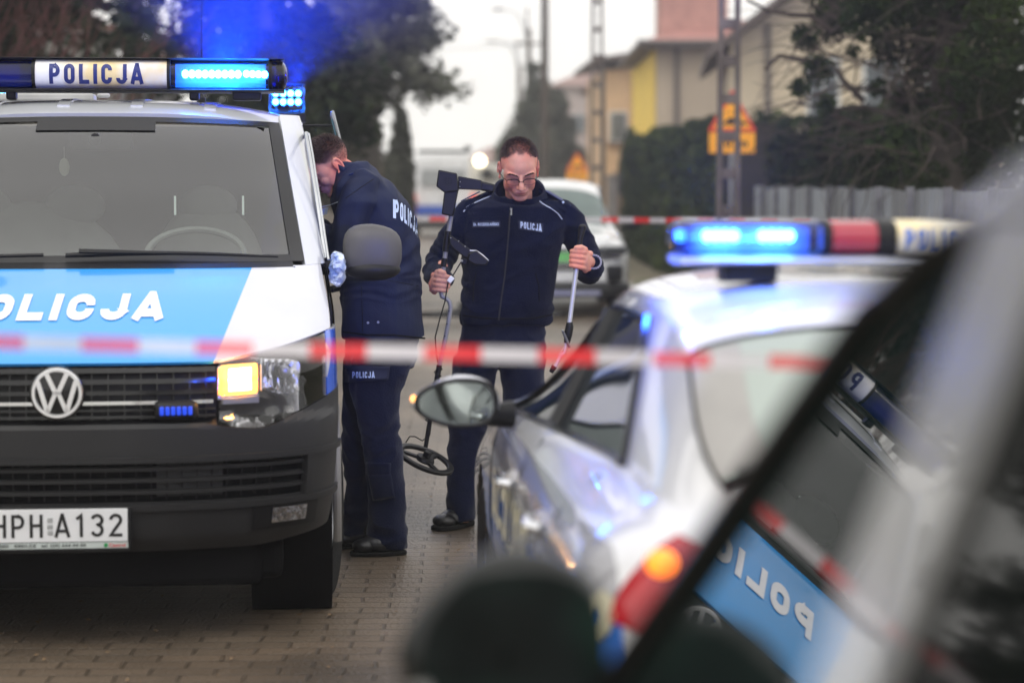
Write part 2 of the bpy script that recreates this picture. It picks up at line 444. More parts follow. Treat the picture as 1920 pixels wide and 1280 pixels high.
# paint
def blue_front(ma, x, y, z):
    ax = ma('ABSOLUTE', x); lim = ma('ADD', ma('MULTIPLY', z, .40), .125)
    k = ma('LESS_THAN', ax, lim)
    return ma('MULTIPLY', k, ma('MULTIPLY', ma('LESS_THAN', z, 1.31), ma('LESS_THAN', y, 1.1)))
M_vp = mask_paint("van_paint", (.60, .61, .625), [((.035, .33, .78), blue_front)], rough=.22, coat=.7)
def blue_side(ma, x, y, z):
    hi = ma('ADD', ma('MULTIPLY', y, -.02), 1.08); k = ma('MULTIPLY', ma('LESS_THAN', z, hi), ma('GREATER_THAN', z, .62))
    k2 = ma('GREATER_THAN', ma('ADD', y, ma('MULTIPLY', z, -.55)), -.12)
    return ma('MULTIPLY', k, ma('MULTIPLY', k2, ma('LESS_THAN', z, 1.10)))
M_vs = mask_paint("van_side_paint", (.60, .62, .64), [((.015, .11, .62), blue_side)], rough=.22, coat=.7)
# dark core added inside so the panel gaps read as shade
c = MB(); patch(c, -.95, .95, .36, 1.285, 40, 26, -.035, 0)
c.build("gap_shade_core", M_rub, van)
# hood
h = MB(); patch(h, -.93, .93, lambda x: hoodlo(x)+.004, 1.288, 64, 26, 0, .012)
hood = h.build("hood", M_vp, van)
def on_front(cx, cz, off=.003, slant=0., k=1.):
    def f(x, y):
        zz = cz+y*k
        return vFn(cx+x+slant*y, zz, off)
    return f
t = MB(); letters(t, "POLICJA", .74, .082, on_front(-.035, 1.158, .004, .12), .30, .95, .26)
t.build("hood_lettering", M_wht, hood, smooth=False)
# bumper: upper band with ledge, lower band, end pieces round the intake
bup = lambda x: .782 if abs(x) < .48 else .782-.03*min((abs(x)-.48)/.2, 1)+.115*max(0, (abs(x)-.64)/.31)**1.4
b = MB()
patch(b, -.95, .95, .672, bup, 70, 10, .004, .02)
patch(b, -.95, .95, .655, .675, 70, 2, .016, .03)
patch(b, -.95, .95, lambda x: .34+.035*max(0, (abs(x)-.7)/.25), .515, 70, 12, .0, .02,
      keep=lambda u, v: True)
patch(b, -.95, .95, .49, .512, 70, 2, .014, .03)
for s in (-1, 1):
    patch(b, s*.85, s*.95, .51, .675, 10, 8, .002, .02)
    patch(b, s*.835, s*.852, .515, .668, 3, 4, .014, .03)
bump = b.build("bumper", M_grey, van, ang=25)
i = MB()
for zz in (.545, .585, .625): patch(i, -.835, .835, zz, zz+.013, 50, 2, -.004, .02)
i.build("intake_slats", M_grey, van, ang=25)
i = MB()
for k in range(-14, 15):
    x = k*.052; patch(i, x-.0025, x+.0025, .52, .665, 1, 4, -.022, .004)
i.build("intake_mesh", M_blk, van)
i = MB(); patch(i, -.72, -.3, .53, .66, 12, 3, -.045, .004); patch(i, .33, .56, .53, .66, 12, 3, -.03, .004)
comps(i, "radiator_panel", mat("radiator", (.03, .03, .03), .6, bump=(80, .5)), van)
for s in (-1, 1):   # fog lamps
    f = MB(); patch(f, s*.66, s*.885, .405, .485, 10, 6, .006, .012)
    fg = f.build("fog_lamp_bezel", M_blk, van)
    f = MB(); patch(f, s*.725, s*.845, .425, .478, 12, 6, .010, .004)
    f.build("fog_lamp", mat("fog_chrome", (.55, .57, .62), .16, 1., noise=(60, .6), bump=(45, 1.0)), fg)
# grille
g = MB(); patch(g, -.535, .535, .785, lambda x: hoodlo(x)-.004, 30, 8, -.03, .004)
gr = g.build("grille", M_blk, van)
g = MB()
for zz, hh in ((.955, .016), (.918, .016), (.882, .014)): patch(g, -.525, .525, zz, zz+hh, 40, 2, .004, .03)
patch(g, -.525, .525, .80, .812, 40, 2, .004, .03)
patch(g, -.525, .525, .826, .834, 40, 2, .000, .03)
g.build("grille_slats", M_blkg, gr, ang=25)
g = MB()
for k in range(-9, 10): patch(g, k*.055-.002, k*.055+.002, .80, .98, 1, 4, -.012, .006)
g.build("grille_ribs", M_blkg, gr)
g = MB(); patch(g, -.515, .515, .849, .861, 40, 2, .010, .03); g.build("chrome_strip", M_chr, gr)
# emblem
EC = vFn(.0, .893, .03); em = MB()
em.lathe([(0, .0), (.098, .0), (.098, -.014), (.090, -.018), (0, -.018)], EC, 'y', 40)
em.xf(Matrix.Translation(EC) @ Matrix.Scale(.93, 4) @ Matrix.Translation(-EC)); emb = em.build("emblem", M_blkg, van)
em = MB()
em.lathe([(.076, -.018), (.079, -.027), (.089, -.027), (.0925, -.018)], EC, 'y', 48)
def stroke(p, q, w):
    a = Vector((p[0], 0, p[1])); b_ = Vector((q[0], 0, q[1])); d = (b_-a).normalized(); n = Vector((-d.z, 0, d.x))*w/2
    em.add([EC+v+Vector((0, yy, 0)) for yy in (-.018, -.028) for v in (a+n, a-n, b_-n, b_+n)],
           [(0, 1, 2, 3), (7, 6, 5, 4), (0, 4, 5, 1), (1, 5, 6, 2), (2, 6, 7, 3), (3, 7, 4, 0)])
sw = .0165
stroke((-.036, .070), (-.002, -.004), sw); stroke((.036, .070), (.002, -.004), sw)
stroke((-.068, .043), (-.034, -.070), sw); stroke((.068, .043), (.034, -.070), sw)
stroke((-.034, -.068), (-.004, .004), sw*.9); stroke((.034, -.068), (.004, .004), sw*.9)
em.xf(Matrix.Translation(EC) @ Matrix.Scale(.93, 4) @ Matrix.Translation(-EC)); em.build("emblem_letters", mat("satin_chrome", (.92, .93, .94), .28, .85), emb, ang=30)
# strobe on the grille
st = MB()
for s in (-1, 1):
    q = vFn(s*.39, .828, .03); st.box(q, (.15, .04, .066), (0, 0, s*.12))
    for k in range(4): pass
strobes = comps(st, "grille_strobe", M_blk, van, bevel=.02)
for s in (-1, 1):
    st = MB(); q = vFn(s*.39, .828, .03)
    for k in range(6): st.box(q+Vector(((k-2.5)*.019, -.021+(k-2.5)*.0023*s, 0)), (.015, .008, .03), (0, 0, s*.12))
    st.build("strobe_lens", emat("strobe_dim", (.01, .05, .55), .9), strobes[(s+1)//2], bevel=.004)
# headlamps
M_hl = mat("lamp_reflector", (.75, .76, .8), .1, 1., noise=(30, .1), bump=(25, .7))
M_amb = emat("turn_lamp", (1.0, .36, .06), 4.5)
M_clear = glass("clear_lens", (.93, .93, .95), 1.3)
for s in (-1, 1):
    hb = lambda x: bup(x)+.004
    f = MB(); patch(f, s*.535, s*.905, hb, lambda x: hoodlo(x)-.001, 26, 10, -.05, .004)
    hl = f.build("headlight", mat("lamp_housing", (.03, .028, .027), .25), van)
    f = MB(); patch(f, s*.538, s*.908, hb, lambda x: hoodlo(x)-.004, 30, 12, .0, .003); f.build("lens", M_clear, hl)
    def tilt(x): return .03*(abs(x)-.53)/.2
    f = MB(); patch(f, s*.545, s*.678, lambda x: .868+tilt(x)*.2, lambda x: .980+tilt(x)*.4, 10, 8, -.014, .02)
    f.build("turn_lamp", M_amb if s > 0 else mat("turn_lamp_off", (.5, .2, .04), .25), hl, bevel=.01)
    f = MB(); patch(f, s*.575, s*.650, lambda x: .885+tilt(x)*.2, lambda x: .960+tilt(x)*.4, 8, 6, -.010, .01)
    f.build("turn_lamp_core", emat("turn_core", (1.0, .78, .45), 22) if s > 0 else mat("turn_lamp_off", (.5, .2, .04), .25), hl)
    f = MB(); patch(f, s*.540, s*.684, lambda x: .856+tilt(x)*.2, lambda x: .992+tilt(x)*.5, 10, 8, -.032, .004); f.build("lamp_chamber", M_hl, hl)
    f = MB(); patch(f, s*.553, s*.676, .842, lambda x: .858+tilt(x)*.3, 8, 3, -.008, .02)
    f.build("running_lamp", mat("drl", (.75, .72, .66), .25), hl)
    # main reflector: bowl with vertical flutes
    def bowl(u, v, s=s):
        x = .688+(.852-.688)*u; z = .868+(1.0+.016*u-.868)*v
        if v > .8 and u > .85: z -= .018*(u-.85)/.15
        if v < .2 and u < .35: z += .02*(.35-u)/.35*(1-v/.2)
        d = 1-((u-.5)*2)**2; e2 = 1-((v-.5)*2)**2
        fl = .006*math.sin(u*40)*(1 if v < .5 else .25)
        return vFn(s*x, z, -.012-.03*max(0, d)*max(0, e2)**.6-fl)
    f = MB(); f.grid(bowl, 60, 24, .002); f.build("reflector", M_hl, hl)
    q = vFn(s*.775, .945, -.028)
    f = MB(); f.lathe([(0, -.014), (.012, -.012), (.016, -.004), (.021, -.002), (.024, .004)], q, 'y', 20); f.build("bulb_cap", M_alu, hl)
    q = vFn(s*.805, .905, -.024); f = MB(); f.lathe([(0, -.006), (.009, -.005), (.011, .002)], q, 'y', 14); f.build("side_bulb", M_blk, hl)
    f = MB()
    for (x0, z0), (x1, z1) in (((.684, 1.002), (.684, .885)), ((.684, .885), (.735, .862)), ((.735, .862), (.845, .868)), ((.845, .868), (.857, .885)), ((.857, .885), (.857, 1.0)), ((.857, 1.0), (.82, 1.018))):
        f.tube([vFn(s*(x0+(x1-x0)*k/4), z0+(z1-z0)*k/4, -.008) for k in range(5)], .0032, 6)
    f.build("reflector_trim", M_chr, hl)
for s in (-1, 1):
    f = MB(); patch(f, s*.911, s*.95, lambda x: bup(x)-.06, lambda x: hoodlo(x)+.002, 8, 14, .0, .01); f.build("fender", M_vs, van)
# number plate
pl = MB(); cx, cz = -.030, .437
pl.box((cx, .002, cz-.004), (.545, .016, .156)); plate_h = pl.build("number_plate", M_blk, van, bevel=.006)
pl = MB(); pl.box((cx, -.0065, cz+.011), (.52, .004, .112)); pl.build("plate_sheet", mat("plate_white", (.72, .73, .74), .4, noise=(8, .05)), plate_h, bevel=.003)
pl = MB(); pl.box((cx, -.0065, cz-.057), (.522, .004, .020)); pl.build("dealer_strip", mat("strip_grey", (.45, .5, .48), .4), plate_h)
fp = lambda cx_, cz_: (lambda x, y: Vector((cx+cx_+x, -.0105, cz+cz_+y)))
pt = MB()
letters(pt, "HPH", .165, .078, fp(-.105, .011), .13, .55, .22)
letters(pt, "A132", .225, .078, fp(.130, .011), .13, .55, .22)
text_on(pt, "RSED   SIEDLCE   tel. (25) 644 44 00", .30, .011, fp(-.03, -.057), .0, sub=False)
pt.v = [tuple(v) for v in pt.v]
pto = pt.build("plate_characters", mat("plate_ink", (.01, .01, .01), .5), plate_h, smooth=False)
sm = pto.modifiers.new("stroke", 'SOLIDIFY'); sm.thickness = .002
pt = MB(); text_on(pt, "Castrol", .055, .012, fp(.225, -.057), .02, sub=False); pt.build("strip_logo_text", mat("logo_red", (.6, .02, .02), .5), plate_h, smooth=False)
pt = MB(); pt.lathe([(0, 0), (.007, 0), (.007, .002)], (cx+.187, -.011, cz-.057), 'y', 16); pt.build("strip_logo_dot", mat("logo_green", (.01, .25, .06), .5), plate_h)
pt = MB()
for zz in (.030, .008, -.012): pt.box((cx+.002, -.0095, cz+zz), (.018, .003, .016))
pt.build("plate_seal", mat("seal_grey", (.35, .36, .36), .35, noise=(80, .3)), plate_h, bevel=.003)
EU = MB(); EU.box((cx-.247, -.0093, cz+.011), (.026, .002, .110)); EU.build("plate_band", mat("eu_blue", (.01, .04, .35), .4), plate_h)

# windshield frame + glass
we = lambda z: .835-(z-1.29)/.59*.10
def wsh(xin, zin):       # windscreen grid with inset
    def fn(u, v, off=0.):
        z = 1.302+zin+(1.868-.012*0-1.302-2*zin)*v; e = we(z)-xin; x = -e+2*e*u
        return vFn(x, z-.020*abs(x/e)**2*v, off)
    return fn
g0 = wsh(0, 0)
f = MB()
inn = .045
def frit(mb, off):
    # black border built as four strips
    def st_(u0, u1, v0, v1, a, b_): mb.grid(lambda u, v: g0(u0+(u1-u0)*u, v0+(v1-v0)*v, off), a, b_, .003)
    st_(0, .03, 0, 1, 3, 16); st_(.97, 1, 0, 1, 3, 16); st_(.03, .97, 0, .045, 24, 2); st_(.03, .97, .965, 1, 24, 2)
    st_(.34, .66, .90, .965, 8, 3)
frit(f, .002); f.build("windscreen_border", mat("frit", (.010, .010, .010), .3, spec=.3), van)
f = MB(); f.grid(lambda u, v: g0(u, v, -.003), 30, 16); f.build("windscreen", glass("screen_glass", (.86, .92, .88), 2.5, rough=.0), van)
# A pillars / roof front as body surface
f = MB()
for s in (-1, 1):
    def ap(u, v, s=s):
        z = 1.289+(1.885-1.289)*v; x0 = we(z)+.004; w = vw(z); q0 = math.asin(min((x0/w), 1)**1.5); a = q0+(math.pi/2-q0)*u
        x = w*math.sin(a)**(1/1.5); return vFn(s*x, z, 0)
    f.grid(ap, 10, 18, .02)
comps(f, "windscreen_pillar", M_vs, van)
def zr(y): return spl(y, [(1.66, 1.872), (1.75, 1.90), (1.9, 1.935), (2.1, 1.952), (3.0, 1.965), (4.6, 1.955), (4.9, 1.90)])
def roof(u, v, off=0.):
    x = -1+2*u; y0 = vF(x*.80, 1.878).y+.002; y = y0+(4.9-y0)*v**1.6
    z = zr(1.70+(4.9-1.70)*v**1.6) - .085*abs(x)**3.2; return Vector((x*.835, y, z+off))
f = MB(); f.grid(roof, 44, 40, .015); rf = f.build("roof", M_vs, van)
f = MB()
for x in (-.45, -.15, .15, .45):
    f.grid(lambda u, v, x=x: roof(.5+(x+.05*(u-.5))/1.67, .12+.8*v, .006), 4, 20, .01)
f.build("roof_ribs", M_vs, rf)
# sides
def keep_side(y, z):
    for wy in (.98, 3.98):
        if (y-wy)**2+(z-.35)**2 < .40**2: return False
    if 1.30 < z < 1.80 and y < 4.7:
        yf = 1.28+(z-1.30)*.80
        if yf < y < 2.25: return False
        if 2.42 < y < 3.35 or 3.5 < y < 4.6: return False
    return True
for s in (-1, 1):
    f = MB(); ny, nz = 150, 60
    def sd(u, v, s=s):
        z = .34+(1.885-.34)*v; y0 = vF(vw(z), z).y; y = y0+(4.9-y0)*u
        return Vector((s*vw(z), y, z))
    f.grid(sd, ny, nz, 0, keep=lambda u, v: keep_side(*(lambda p: (p.y, p.z))(sd(u, v))))
    f.build("side_panel", M_vs, van)
    # sill and lower black cladding
    f = MB(); f.box((s*.90, 2.5, .30), (.08, 2.1, .12)); f.build("sill", M_grey, van, bevel=.02)
    # wheel arch lip
    for wy in (.98, 3.98):
        f = MB(); pts = [Vector((s*.948, wy+.40*math.cos(a), .35+.40*math.sin(a))) for a in [math.pi*k/20 for k in range(-1, 22)]]
        f.tube(pts, .016, 8); f.build("wheel_arch", mat("arch_tan", (.20, .19, .18), .5), van)
        f = MB(); f.lathe([(.405, -.30), (.405, .0)], (s*.93 if s > 0 else -.63, wy, .35), 'x', 24); f.build("arch_liner", M_rub, van)
    # windows
    f = MB(); wx = lambda z: s*(vw(z)-.006)
    if s < 0: f.grid(lambda u, v: Vector((wx(1.3+.5*v), 1.28+.4*v+(2.25-1.28-.4*v)*u, 1.3+.5*v)), 4, 4)
    for a, b_ in ((2.42, 3.35), (3.5, 4.6)): f.grid(lambda u, v: Vector((wx(1.3+.5*v), a+(b_-a)*u, 1.3+.5*v)), 4, 4)
    f.build("side_glass", mat("dark_glass", (.01, .012, .014), .05), van)
    f = MB()
    f.tube([(wx(1.3+.5*k/6)*1.012, 1.26+.4*k/6, 1.3+.5*k/6) for k in range(7)]+[(wx(1.8)*1.012, 2.25, 1.8), (wx(1.3)*1.012, 2.25, 1.3)], .011, 8)
    f.tube([(wx(1.3+.5*k/6)*1.014+s*.008, 1.20+.4*k/6, 1.3+.5*k/6) for k in range(7)], .005, 8)
    f.build("window_trim", mat("door_trim_chrome", (.5, .52, .55), .2, 1.), van)
    # door lines
    f = MB()
    for yy in (1.10, 2.33): f.tube([(s*(vw(z)+.0005), yy, z) for z in (.5, .7, .9, 1.1, 1.28)], .004, 6)
    comps(f, "door_gap", M_rub, van)
    # wheels
    for wy in (.98, 3.98):
        w = MB(); hw = .115
        w.lathe([(.21, -hw*.8), (.29, -hw), (.318, -hw*.98), (.334, -hw*.88), (.344, -hw*.72), (.349, -hw*.45), (.350, 0), (.349, hw*.45), (.344, hw*.72), (.334, hw*.88), (.318, hw*.98), (.29, hw), (.21, hw*.8)], (s*.83, wy, .349), 'x', 44)
        for k in (-.06, -.02, .02, .06):
            w.lathe([(.342, k-.014), (.3535, k-.012), (.3535, k+.012), (.342, k+.014)], (s*.83, wy, .349), 'x', 60)
        SM = Matrix.Translation((s*.83, wy, 0)) @ Matrix.Rotation(R(-8 if wy < 2 else 0), 4, 'Z') @ Matrix.Translation((-s*.83, -wy, 0))
        w.xf(SM); wh = w.build("wheel", M_tyre, van)
        w = MB(); w.lathe([(0, s*.10), (.06, s*.10), (.09, s*.06), (.19, s*.05), (.215, s*.09)], (s*.83, wy, .349), 'x', 30); w.xf(SM); w.build("rim", M_alu, wh)
    # mirror
    mc = Vector((s*1.105, 1.30, 1.332))
    w = MB()
    def hz(u, v):
        return None
    w.ball(mc, (.117, .07, .106), 24); me_ = []
    for v in w.v:
        q = Vector(v)-mc; k = 3.2; L = (abs(q.x/.117)**k+abs(q.z/.106)**k+abs(q.y/.07)**2.2)**(1/k) or 1
        q = q/max(L, .2); q.z *= 1-.18*max(0, s*q.x/.125)*(1 if q.z > 0 else .5); me_.append(tuple(mc+q))
    w.v = me_
    mi = w.build("mirror_housing", mat("mirror_grey", (.075, .072, .068), .5, bump=(250, .1), noise=(8, .12)), van)
    w = MB(); w.box(mc+Vector((0, .062, 0)), (.16, .010, .14)); w.build("mirror_glass", M_chr, mi, bevel=.03)
    w = MB(); w.tube([(s*.90, 1.28, 1.27), (s*.95, 1.28, 1.265), (s*1.02, 1.30, 1.27)], [.035, .03, .035], 10); w.build("mirror_arm", M_blk, mi)
    w = MB(); w.ball(mc+Vector((0, -.005, -.075)), (.112, .07, .045), 20); w.build("mirror_base", M_blk, mi)
    # door handle
    w = MB(); w.tube([(s*.955, 2.05, 1.14), (s*.985, 2.08, 1.145), (s*.985, 2.2, 1.145), (s*.955, 2.23, 1.14)], .012, 8); w.build("door_handle", M_grey, van)
# plastic wrap on the mirror arm
w = MB(); w.ball((.965, 1.24, 1.262), (.034, .04, .072), 40, nv=30)
w.v = [tuple(Vector(v)*(1)+Vector((1, 1, .3))*.016*noise.noise(Vector(v)*38)+Vector((.4, 1, .3))*.012*noise.noise(Vector(v)*90)) for v in w.v]
w.build("plastic_wrap", mat("wrap_plastic", (.60, .66, .74), .22, noise=(25, .5), tint=((.25, .36, .62), 22)), van)
# rear door, cowl, wipers
f = MB(); f.box((0, 4.88, 1.08), (1.84, .04, 1.5)); f.build("tailgate", M_vs, van, bevel=.03)
f = MB(); patch(f, -.82, .82, 1.283, 1.306, 40, 3, .001, .012); f.build("cowl", M_blk, van)
f = MB()
f.tube([vFn(-.05+.78*k/8, 1.302+.012*math.sin(k/8*math.pi)+.010*(1-k/8), .022) for k in range(9)], [.010, .012, .011, .010, .009, .008, .007, .006, .004], 6)
f.tube([vFn(.0+.35*k/5, 1.318-.006*k/5, .03) for k in range(6)], [.014, .013, .012, .010, .009, .008], 6)
f.tube([vFn(-.75+.62*k/8, 1.300+.014*(k/8), .022) for k in range(9)], .008, 6)
comps(f, "wiper", M_blk, van)
# underside
f = MB(); f.box((0, 2.4, .27), (1.5, 4.2, .14)); f.box((0, .55, .265), (1.36, .6, .16)); f.box((0, 2.5, .30), (1.8, 2.0, .16)); f.build("underbody", M_rub, van, bevel=.03)
# interior
f = MB(); f.grid(lambda u, v: Vector((-.80+1.6*u, .92+.55*v, 1.285-.03*v+.035*math.exp(-((u-.76)*9)**2)*math.sin(v*3.1))), 40, 12, .02)
f.box((0, 1.48, 1.1), (1.6, .06, .34)); dash = f.build("dashboard", mat("dash_grey", (.20, .205, .20), .75, noise=(12, .3)), van)
f = MB()
f.tube([(.40+.195*math.cos(a), 1.50+.10*math.sin(a), 1.31+.10*math.sin(a)) for a in [2*math.pi*k/32 for k in range(33)]], .014, 8)
f.box((.40, 1.50, 1.30), (.30, .03, .04)); f.build("steering_wheel", M_intl, van)
f = MB()
for x, wd in ((-.35, .85), (.42, .5)):
    f.ball((x, 2.28, 1.18), (wd/2, .10, .34), 20)
comps(f, "seat", mat("seat_grey", (.24, .245, .24), .8), van)
f = MB()
for x in (-.55, -.15, .42): f.ball((x, 2.27, 1.50), (.13, .05, .09), 14)
comps(f, "headrest", mat("seat_grey", (.24,)*3), van)
f = MB(); f.box((0, 2.5, 1.3), (1.66, .02, 1.1)); f.build("partition", mat("partition_mesh", (.035, .038, .038), .7), van)
f = MB()
for x in (-.47, .27, .57): f.box((x, 2.45, 1.50), (.009, .006, .085))
comps(f, "partition_light", emat("slot_light", (.8, .9, .85), .45), van)
f = MB(); f.box((0, 1.84, 1.77), (.26, .03, .07)); f.tube([(0, 1.84, 1.80), (0, 1.72, 1.84)], .01, 6); f.build("inner_mirror", M_int, van, bevel=.02)
f = MB(); f.lathe([(0, -.01), (.024, -.006), (.028, .01)], vFn(0, 1.79, -.02), 'y', 18); f.build("rain_sensor", M_blk, van)
f = MB(); f.tube([(-.15, 1.83, 1.75), (-.15, 1.83, 1.70)], .001, 4); f.ball((-.15, 1.83, 1.665), (.022, .006, .038), 16); f.build("air_freshener", mat("freshener", (.35, .36, .3), .6), van)
# roof light bar
lb = thing("x", None, None); bpy.data.objects.remove(lb)
LBY, LBZ = 2.0, 2.052
def bar_sec(mb, x0, x1, ry=.115, rz=.066, n=28, k=2.6, dz=0, dy=0, m=0):
    vs = []; 
    for x in (x0, x1):
        for j in range(n):
            a = 2*math.pi*j/n; c_, s_ = math.cos(a), math.sin(a)
            vs.append(Vector((x, LBY+dy+ry*math.copysign(abs(c_)**(2/k), c_), LBZ+dz+rz*math.copysign(abs(s_)**(2/k), s_))))
    fs = [(j, (j+1) % n, n+(j+1) % n, n+j) for j in range(n)]+[tuple(range(n)), tuple(range(n, 2*n))]
    return mb.add(vs, fs, m)
f = MB(); bar_sec(f, -.272, .272)
panel_m = mat("bar_panel", (.84, .85, .84), .3, noise=(2, .03), tint=((.82, .66, .34), 5))
bar = f.build("light_bar", panel_m, van)
# lettering on the legend panel, white plastic with yellowish stains
t = MB(); letters(t, "POLICJA", .385, .083, lambda x, y: Vector((-.02+x, LBY-.1165-.0005, LBZ+y)), .20, .56, .22)
t.v = [(x, LBY-.117*(max(0, 1-(abs(z-LBZ)/.067)**2.6))**(1/2.6), z) for x, y, z in t.v]
t.build("bar_lettering", M_navy, bar, smooth=False)
f = MB(); bar_sec(f, -.76, .76, .118, .008, dz=-.066); bar_sec(f, -.76, .76, .10, .003, dz=.0675)
for x in (-.278, .278, -.70, .70): bar_sec(f, x-.007, x+.007, .118, .069)
f.build("bar_frame", M_blk, bar)
f = MB(); bar_sec(f, .286, .692); bar_sec(f, .708, .745); comps(f, "bar_lens", M_blens, bar)
f = MB(); bar_sec(f, -.692, -.286); bar_sec(f, -.745, -.708); comps(f, "dark_bar_lens", M_blens, bar)
f = MB()
f.box((.49, LBY+.02, LBZ), (.38, .012, .10)); f.box((-.49, LBY+.02, LBZ), (.38, .012, .10)); comps(f, "bar_reflector", mat("bar_white", (.20, .24, .30), .35), bar)
f = MB()
for x in (-.745, .745): f.ball((x, LBY, LBZ), (.028, .112, .062), 20)
comps(f, "bar_end_cap", M_blens, bar)
f = MB()
for k in range(9): f.ball((.345+k*.0275, LBY-.05, LBZ+.004), (.0150, .012, .0185), 12)
for k in range(4): f.ball((.60+k*.025, LBY-.05+.02*k, LBZ+.006), (.0150, .012, .0165), 12)
f.build("bar_leds", M_led, bar)
f = MB()
for x in (-.60, .60): f.box((x, LBY, LBZ-.085), (.12, .10, .04))
f.box((.38, LBY, LBZ-.085), (.04, .08, .04)); f.box((-.38, LBY, LBZ-.085), (.04, .08, .04)); comps(f, "bar_foot", M_blk, bar, bevel=.008)
# rear beacons on the roof
for s in (-1, 1):
    f = MB(); f.box((s*.76, 4.45, 2.045), (.19, .16, .15)); rb = f.build("rear_beacon", M_blens, van, bevel=.02); f = MB()
    for a in range(4):
        for c_ in range(2): f.ball((s*.76+(a-1.5)*.04, 4.44, 2.03+c_*.045), (.016, .01, .016), 10)
    f.build("beacon_leds", M_led, rb)
    f = MB(); f.box((s*.76, 4.45, 1.945), (.20, .17, .05)); f.build("beacon_base", M_blk, rb, bevel=.005)
    f = MB(); f.box((s*.76, 4.45, 2.125), (.195, .165, .008)); f.build("beacon_lid", M_blk, rb)
f = MB(); f.box((-.33, 2.75, 1.985), (.46, .16, .035)); f.tube([(-.05, 2.6, 1.98), (-.05, 2.6, 2.0)], .03, 12); f.build("roof_hatch", mat("hatch_grey", (.4, .4, .4), .5), van, bevel=.015)
f = MB(); f.tube([(.39, 2.45, 1.96), (.394, 2.45, 2.3), (.41, 2.45, 2.9)], [.004, .002, .0016], 6); f.lathe([(.02, 0), (.02, .02), (.008, .035)], (.39, 2.45, 1.955), 'z', 12); f.build("antenna", M_blk, van)
# top-hinged flap on the side window row
f = MB(); Mx = Matrix.Translation((1.0, 2.95, 1.825)) @ Matrix.Rotation(R(-14), 4, 'Y')
f.box((0, 0, 0), (.014, .42, .22)); f.xf(Mx); fl = f.build("vent_flap", mat("door_trim_chrome", (.5, .52, .55)), van, bevel=.008)
f = MB(); f.box((-.012, 0, .0), (.006, .36, .15)); f.xf(Mx); f.build("flap_glass", mat("green_glass", (.08, .22, .22), .06), fl)
f = MB(); f.tube([(.84, 2.85, 1.865), (1.0, 2.85, 1.865)], .006, 6); f.build("flap_stay", M_blk, fl)
# lamps of the bar
# (the spot of the roof bar faces away, over the cab)
def spot(name, loc, aim, e, col, ang, parent, size=.03, blend=.6):
    l = bpy.data.lights.new(name, 'SPOT'); l.energy = e; l.color = col; l.spot_size = R(ang); l.spot_blend = blend; l.shadow_soft_size = size
    o = bpy.data.objects.new(name, l); COL.objects.link(o); o.parent = parent
    o.location = loc; o.rotation_euler = (Vector(aim)-Vector(loc)).to_track_quat('-Z', 'Y').to_euler(); return o
def point(name, loc, e, col, parent, size=.05):
    l = bpy.data.lights.new(name, 'POINT'); l.energy = e; l.color = col; l.shadow_soft_size = size
    o = bpy.data.objects.new(name, l); COL.objects.link(o); o.parent = parent; o.location = loc; return o
spot("bar_glow_light", (.46, 2.85, 2.08), (.60, 3.5, 3.3), 17000, (.002, .045, 1), 118, bar, .04, 1.)
spot("bar_light", (.46, 2.80, 2.08), (.70, 4.3, 3.10), 48000, (.002, .045, 1), 66, bar, .04, 1.)
point("bar_lamp", (.53, 1.97, 2.05), 14, (.03, .2, 1), bar, .03)
spot("beacon_light", (.80, 4.62, 2.12), (.92, 6.0, 3.25), 16000, (.002, .045, 1), 70, van, .03, 1.)
point("turn_lamp_light", vFn(.60, .925, .06), 2.2, (1, .42, .08), van, .02)
point("beacon_lamp", (.78, 4.62, 2.06), 12, (.02, .12, 1), rb, .03)
# ================= people =================
from mathutils.bvhtree import BVHTree
CAM = Vector((0, 0, 1.6))
def solidify(mb, voxel, smooth=4, name="tmp"):
    """merge all shapes of mb into one continuous skin; returns verts (np) and faces"""
    me = mb.mesh(name); bm = bmesh.new(); bm.from_mesh(me); bmesh.ops.recalc_face_normals(bm, faces=bm.faces); bm.to_mesh(me); bm.free()
    o = bpy.data.objects.new(name, me); COL.objects.link(o)
    r = o.modifiers.new("r", 'REMESH'); r.mode = 'VOXEL'; r.voxel_size = voxel; r.adaptivity = 0
    s = o.modifiers.new("s", 'SMOOTH'); s.factor = .5; s.iterations = smooth
    dg = bpy.context.evaluated_depsgraph_get(); m2 = bpy.data.meshes.new_from_object(o.evaluated_get(dg))
    bpy.data.objects.remove(o); bpy.data.meshes.remove(me); return m2
def crease(me, fn):
    """push vertices along their normals by fn(co)"""
    me.update(); n = len(me.vertices)
    co = [v.co.copy() for v in me.vertices]; no = [v.normal.copy() for v in me.vertices]
    flat = []
    for c, q in zip(co, no):
        p = c + q*fn(c); flat += [p.x, p.y, p.z]
    me.vertices.foreach_set("co", flat); me.update()
def finish(me, name, m, parent=None, mats=None):
    me.name = name; me.materials.clear(); me.materials.append(m)
    me.polygons.foreach_set("use_smooth", [True]*len(me.polygons))
    o = bpy.data.objects.new(name, me); COL.objects.link(o)
    if parent is not None: o.parent = parent
    return o
def bvh_of(*mes):
    vs = []; fs = []
    for me in mes:
        n = len(vs); vs += [v.co.copy() for v in me.vertices]; fs += [tuple(i+n for i in p.vertices) for p in me.polygons]
    return BVHTree.FromPolygons(vs, fs)
def hit(bvh, px, py, off=.002, Yd=10.4):
    """point on a garment in front, where the wearer's badge sits"""
    t = P(px, py, Yd); d = (t-CAM).normalized(); o = t-d*1.2
    h = bvh.ray_cast(o, d)
    if h[0] is None: return t
    return h[0]-d*off
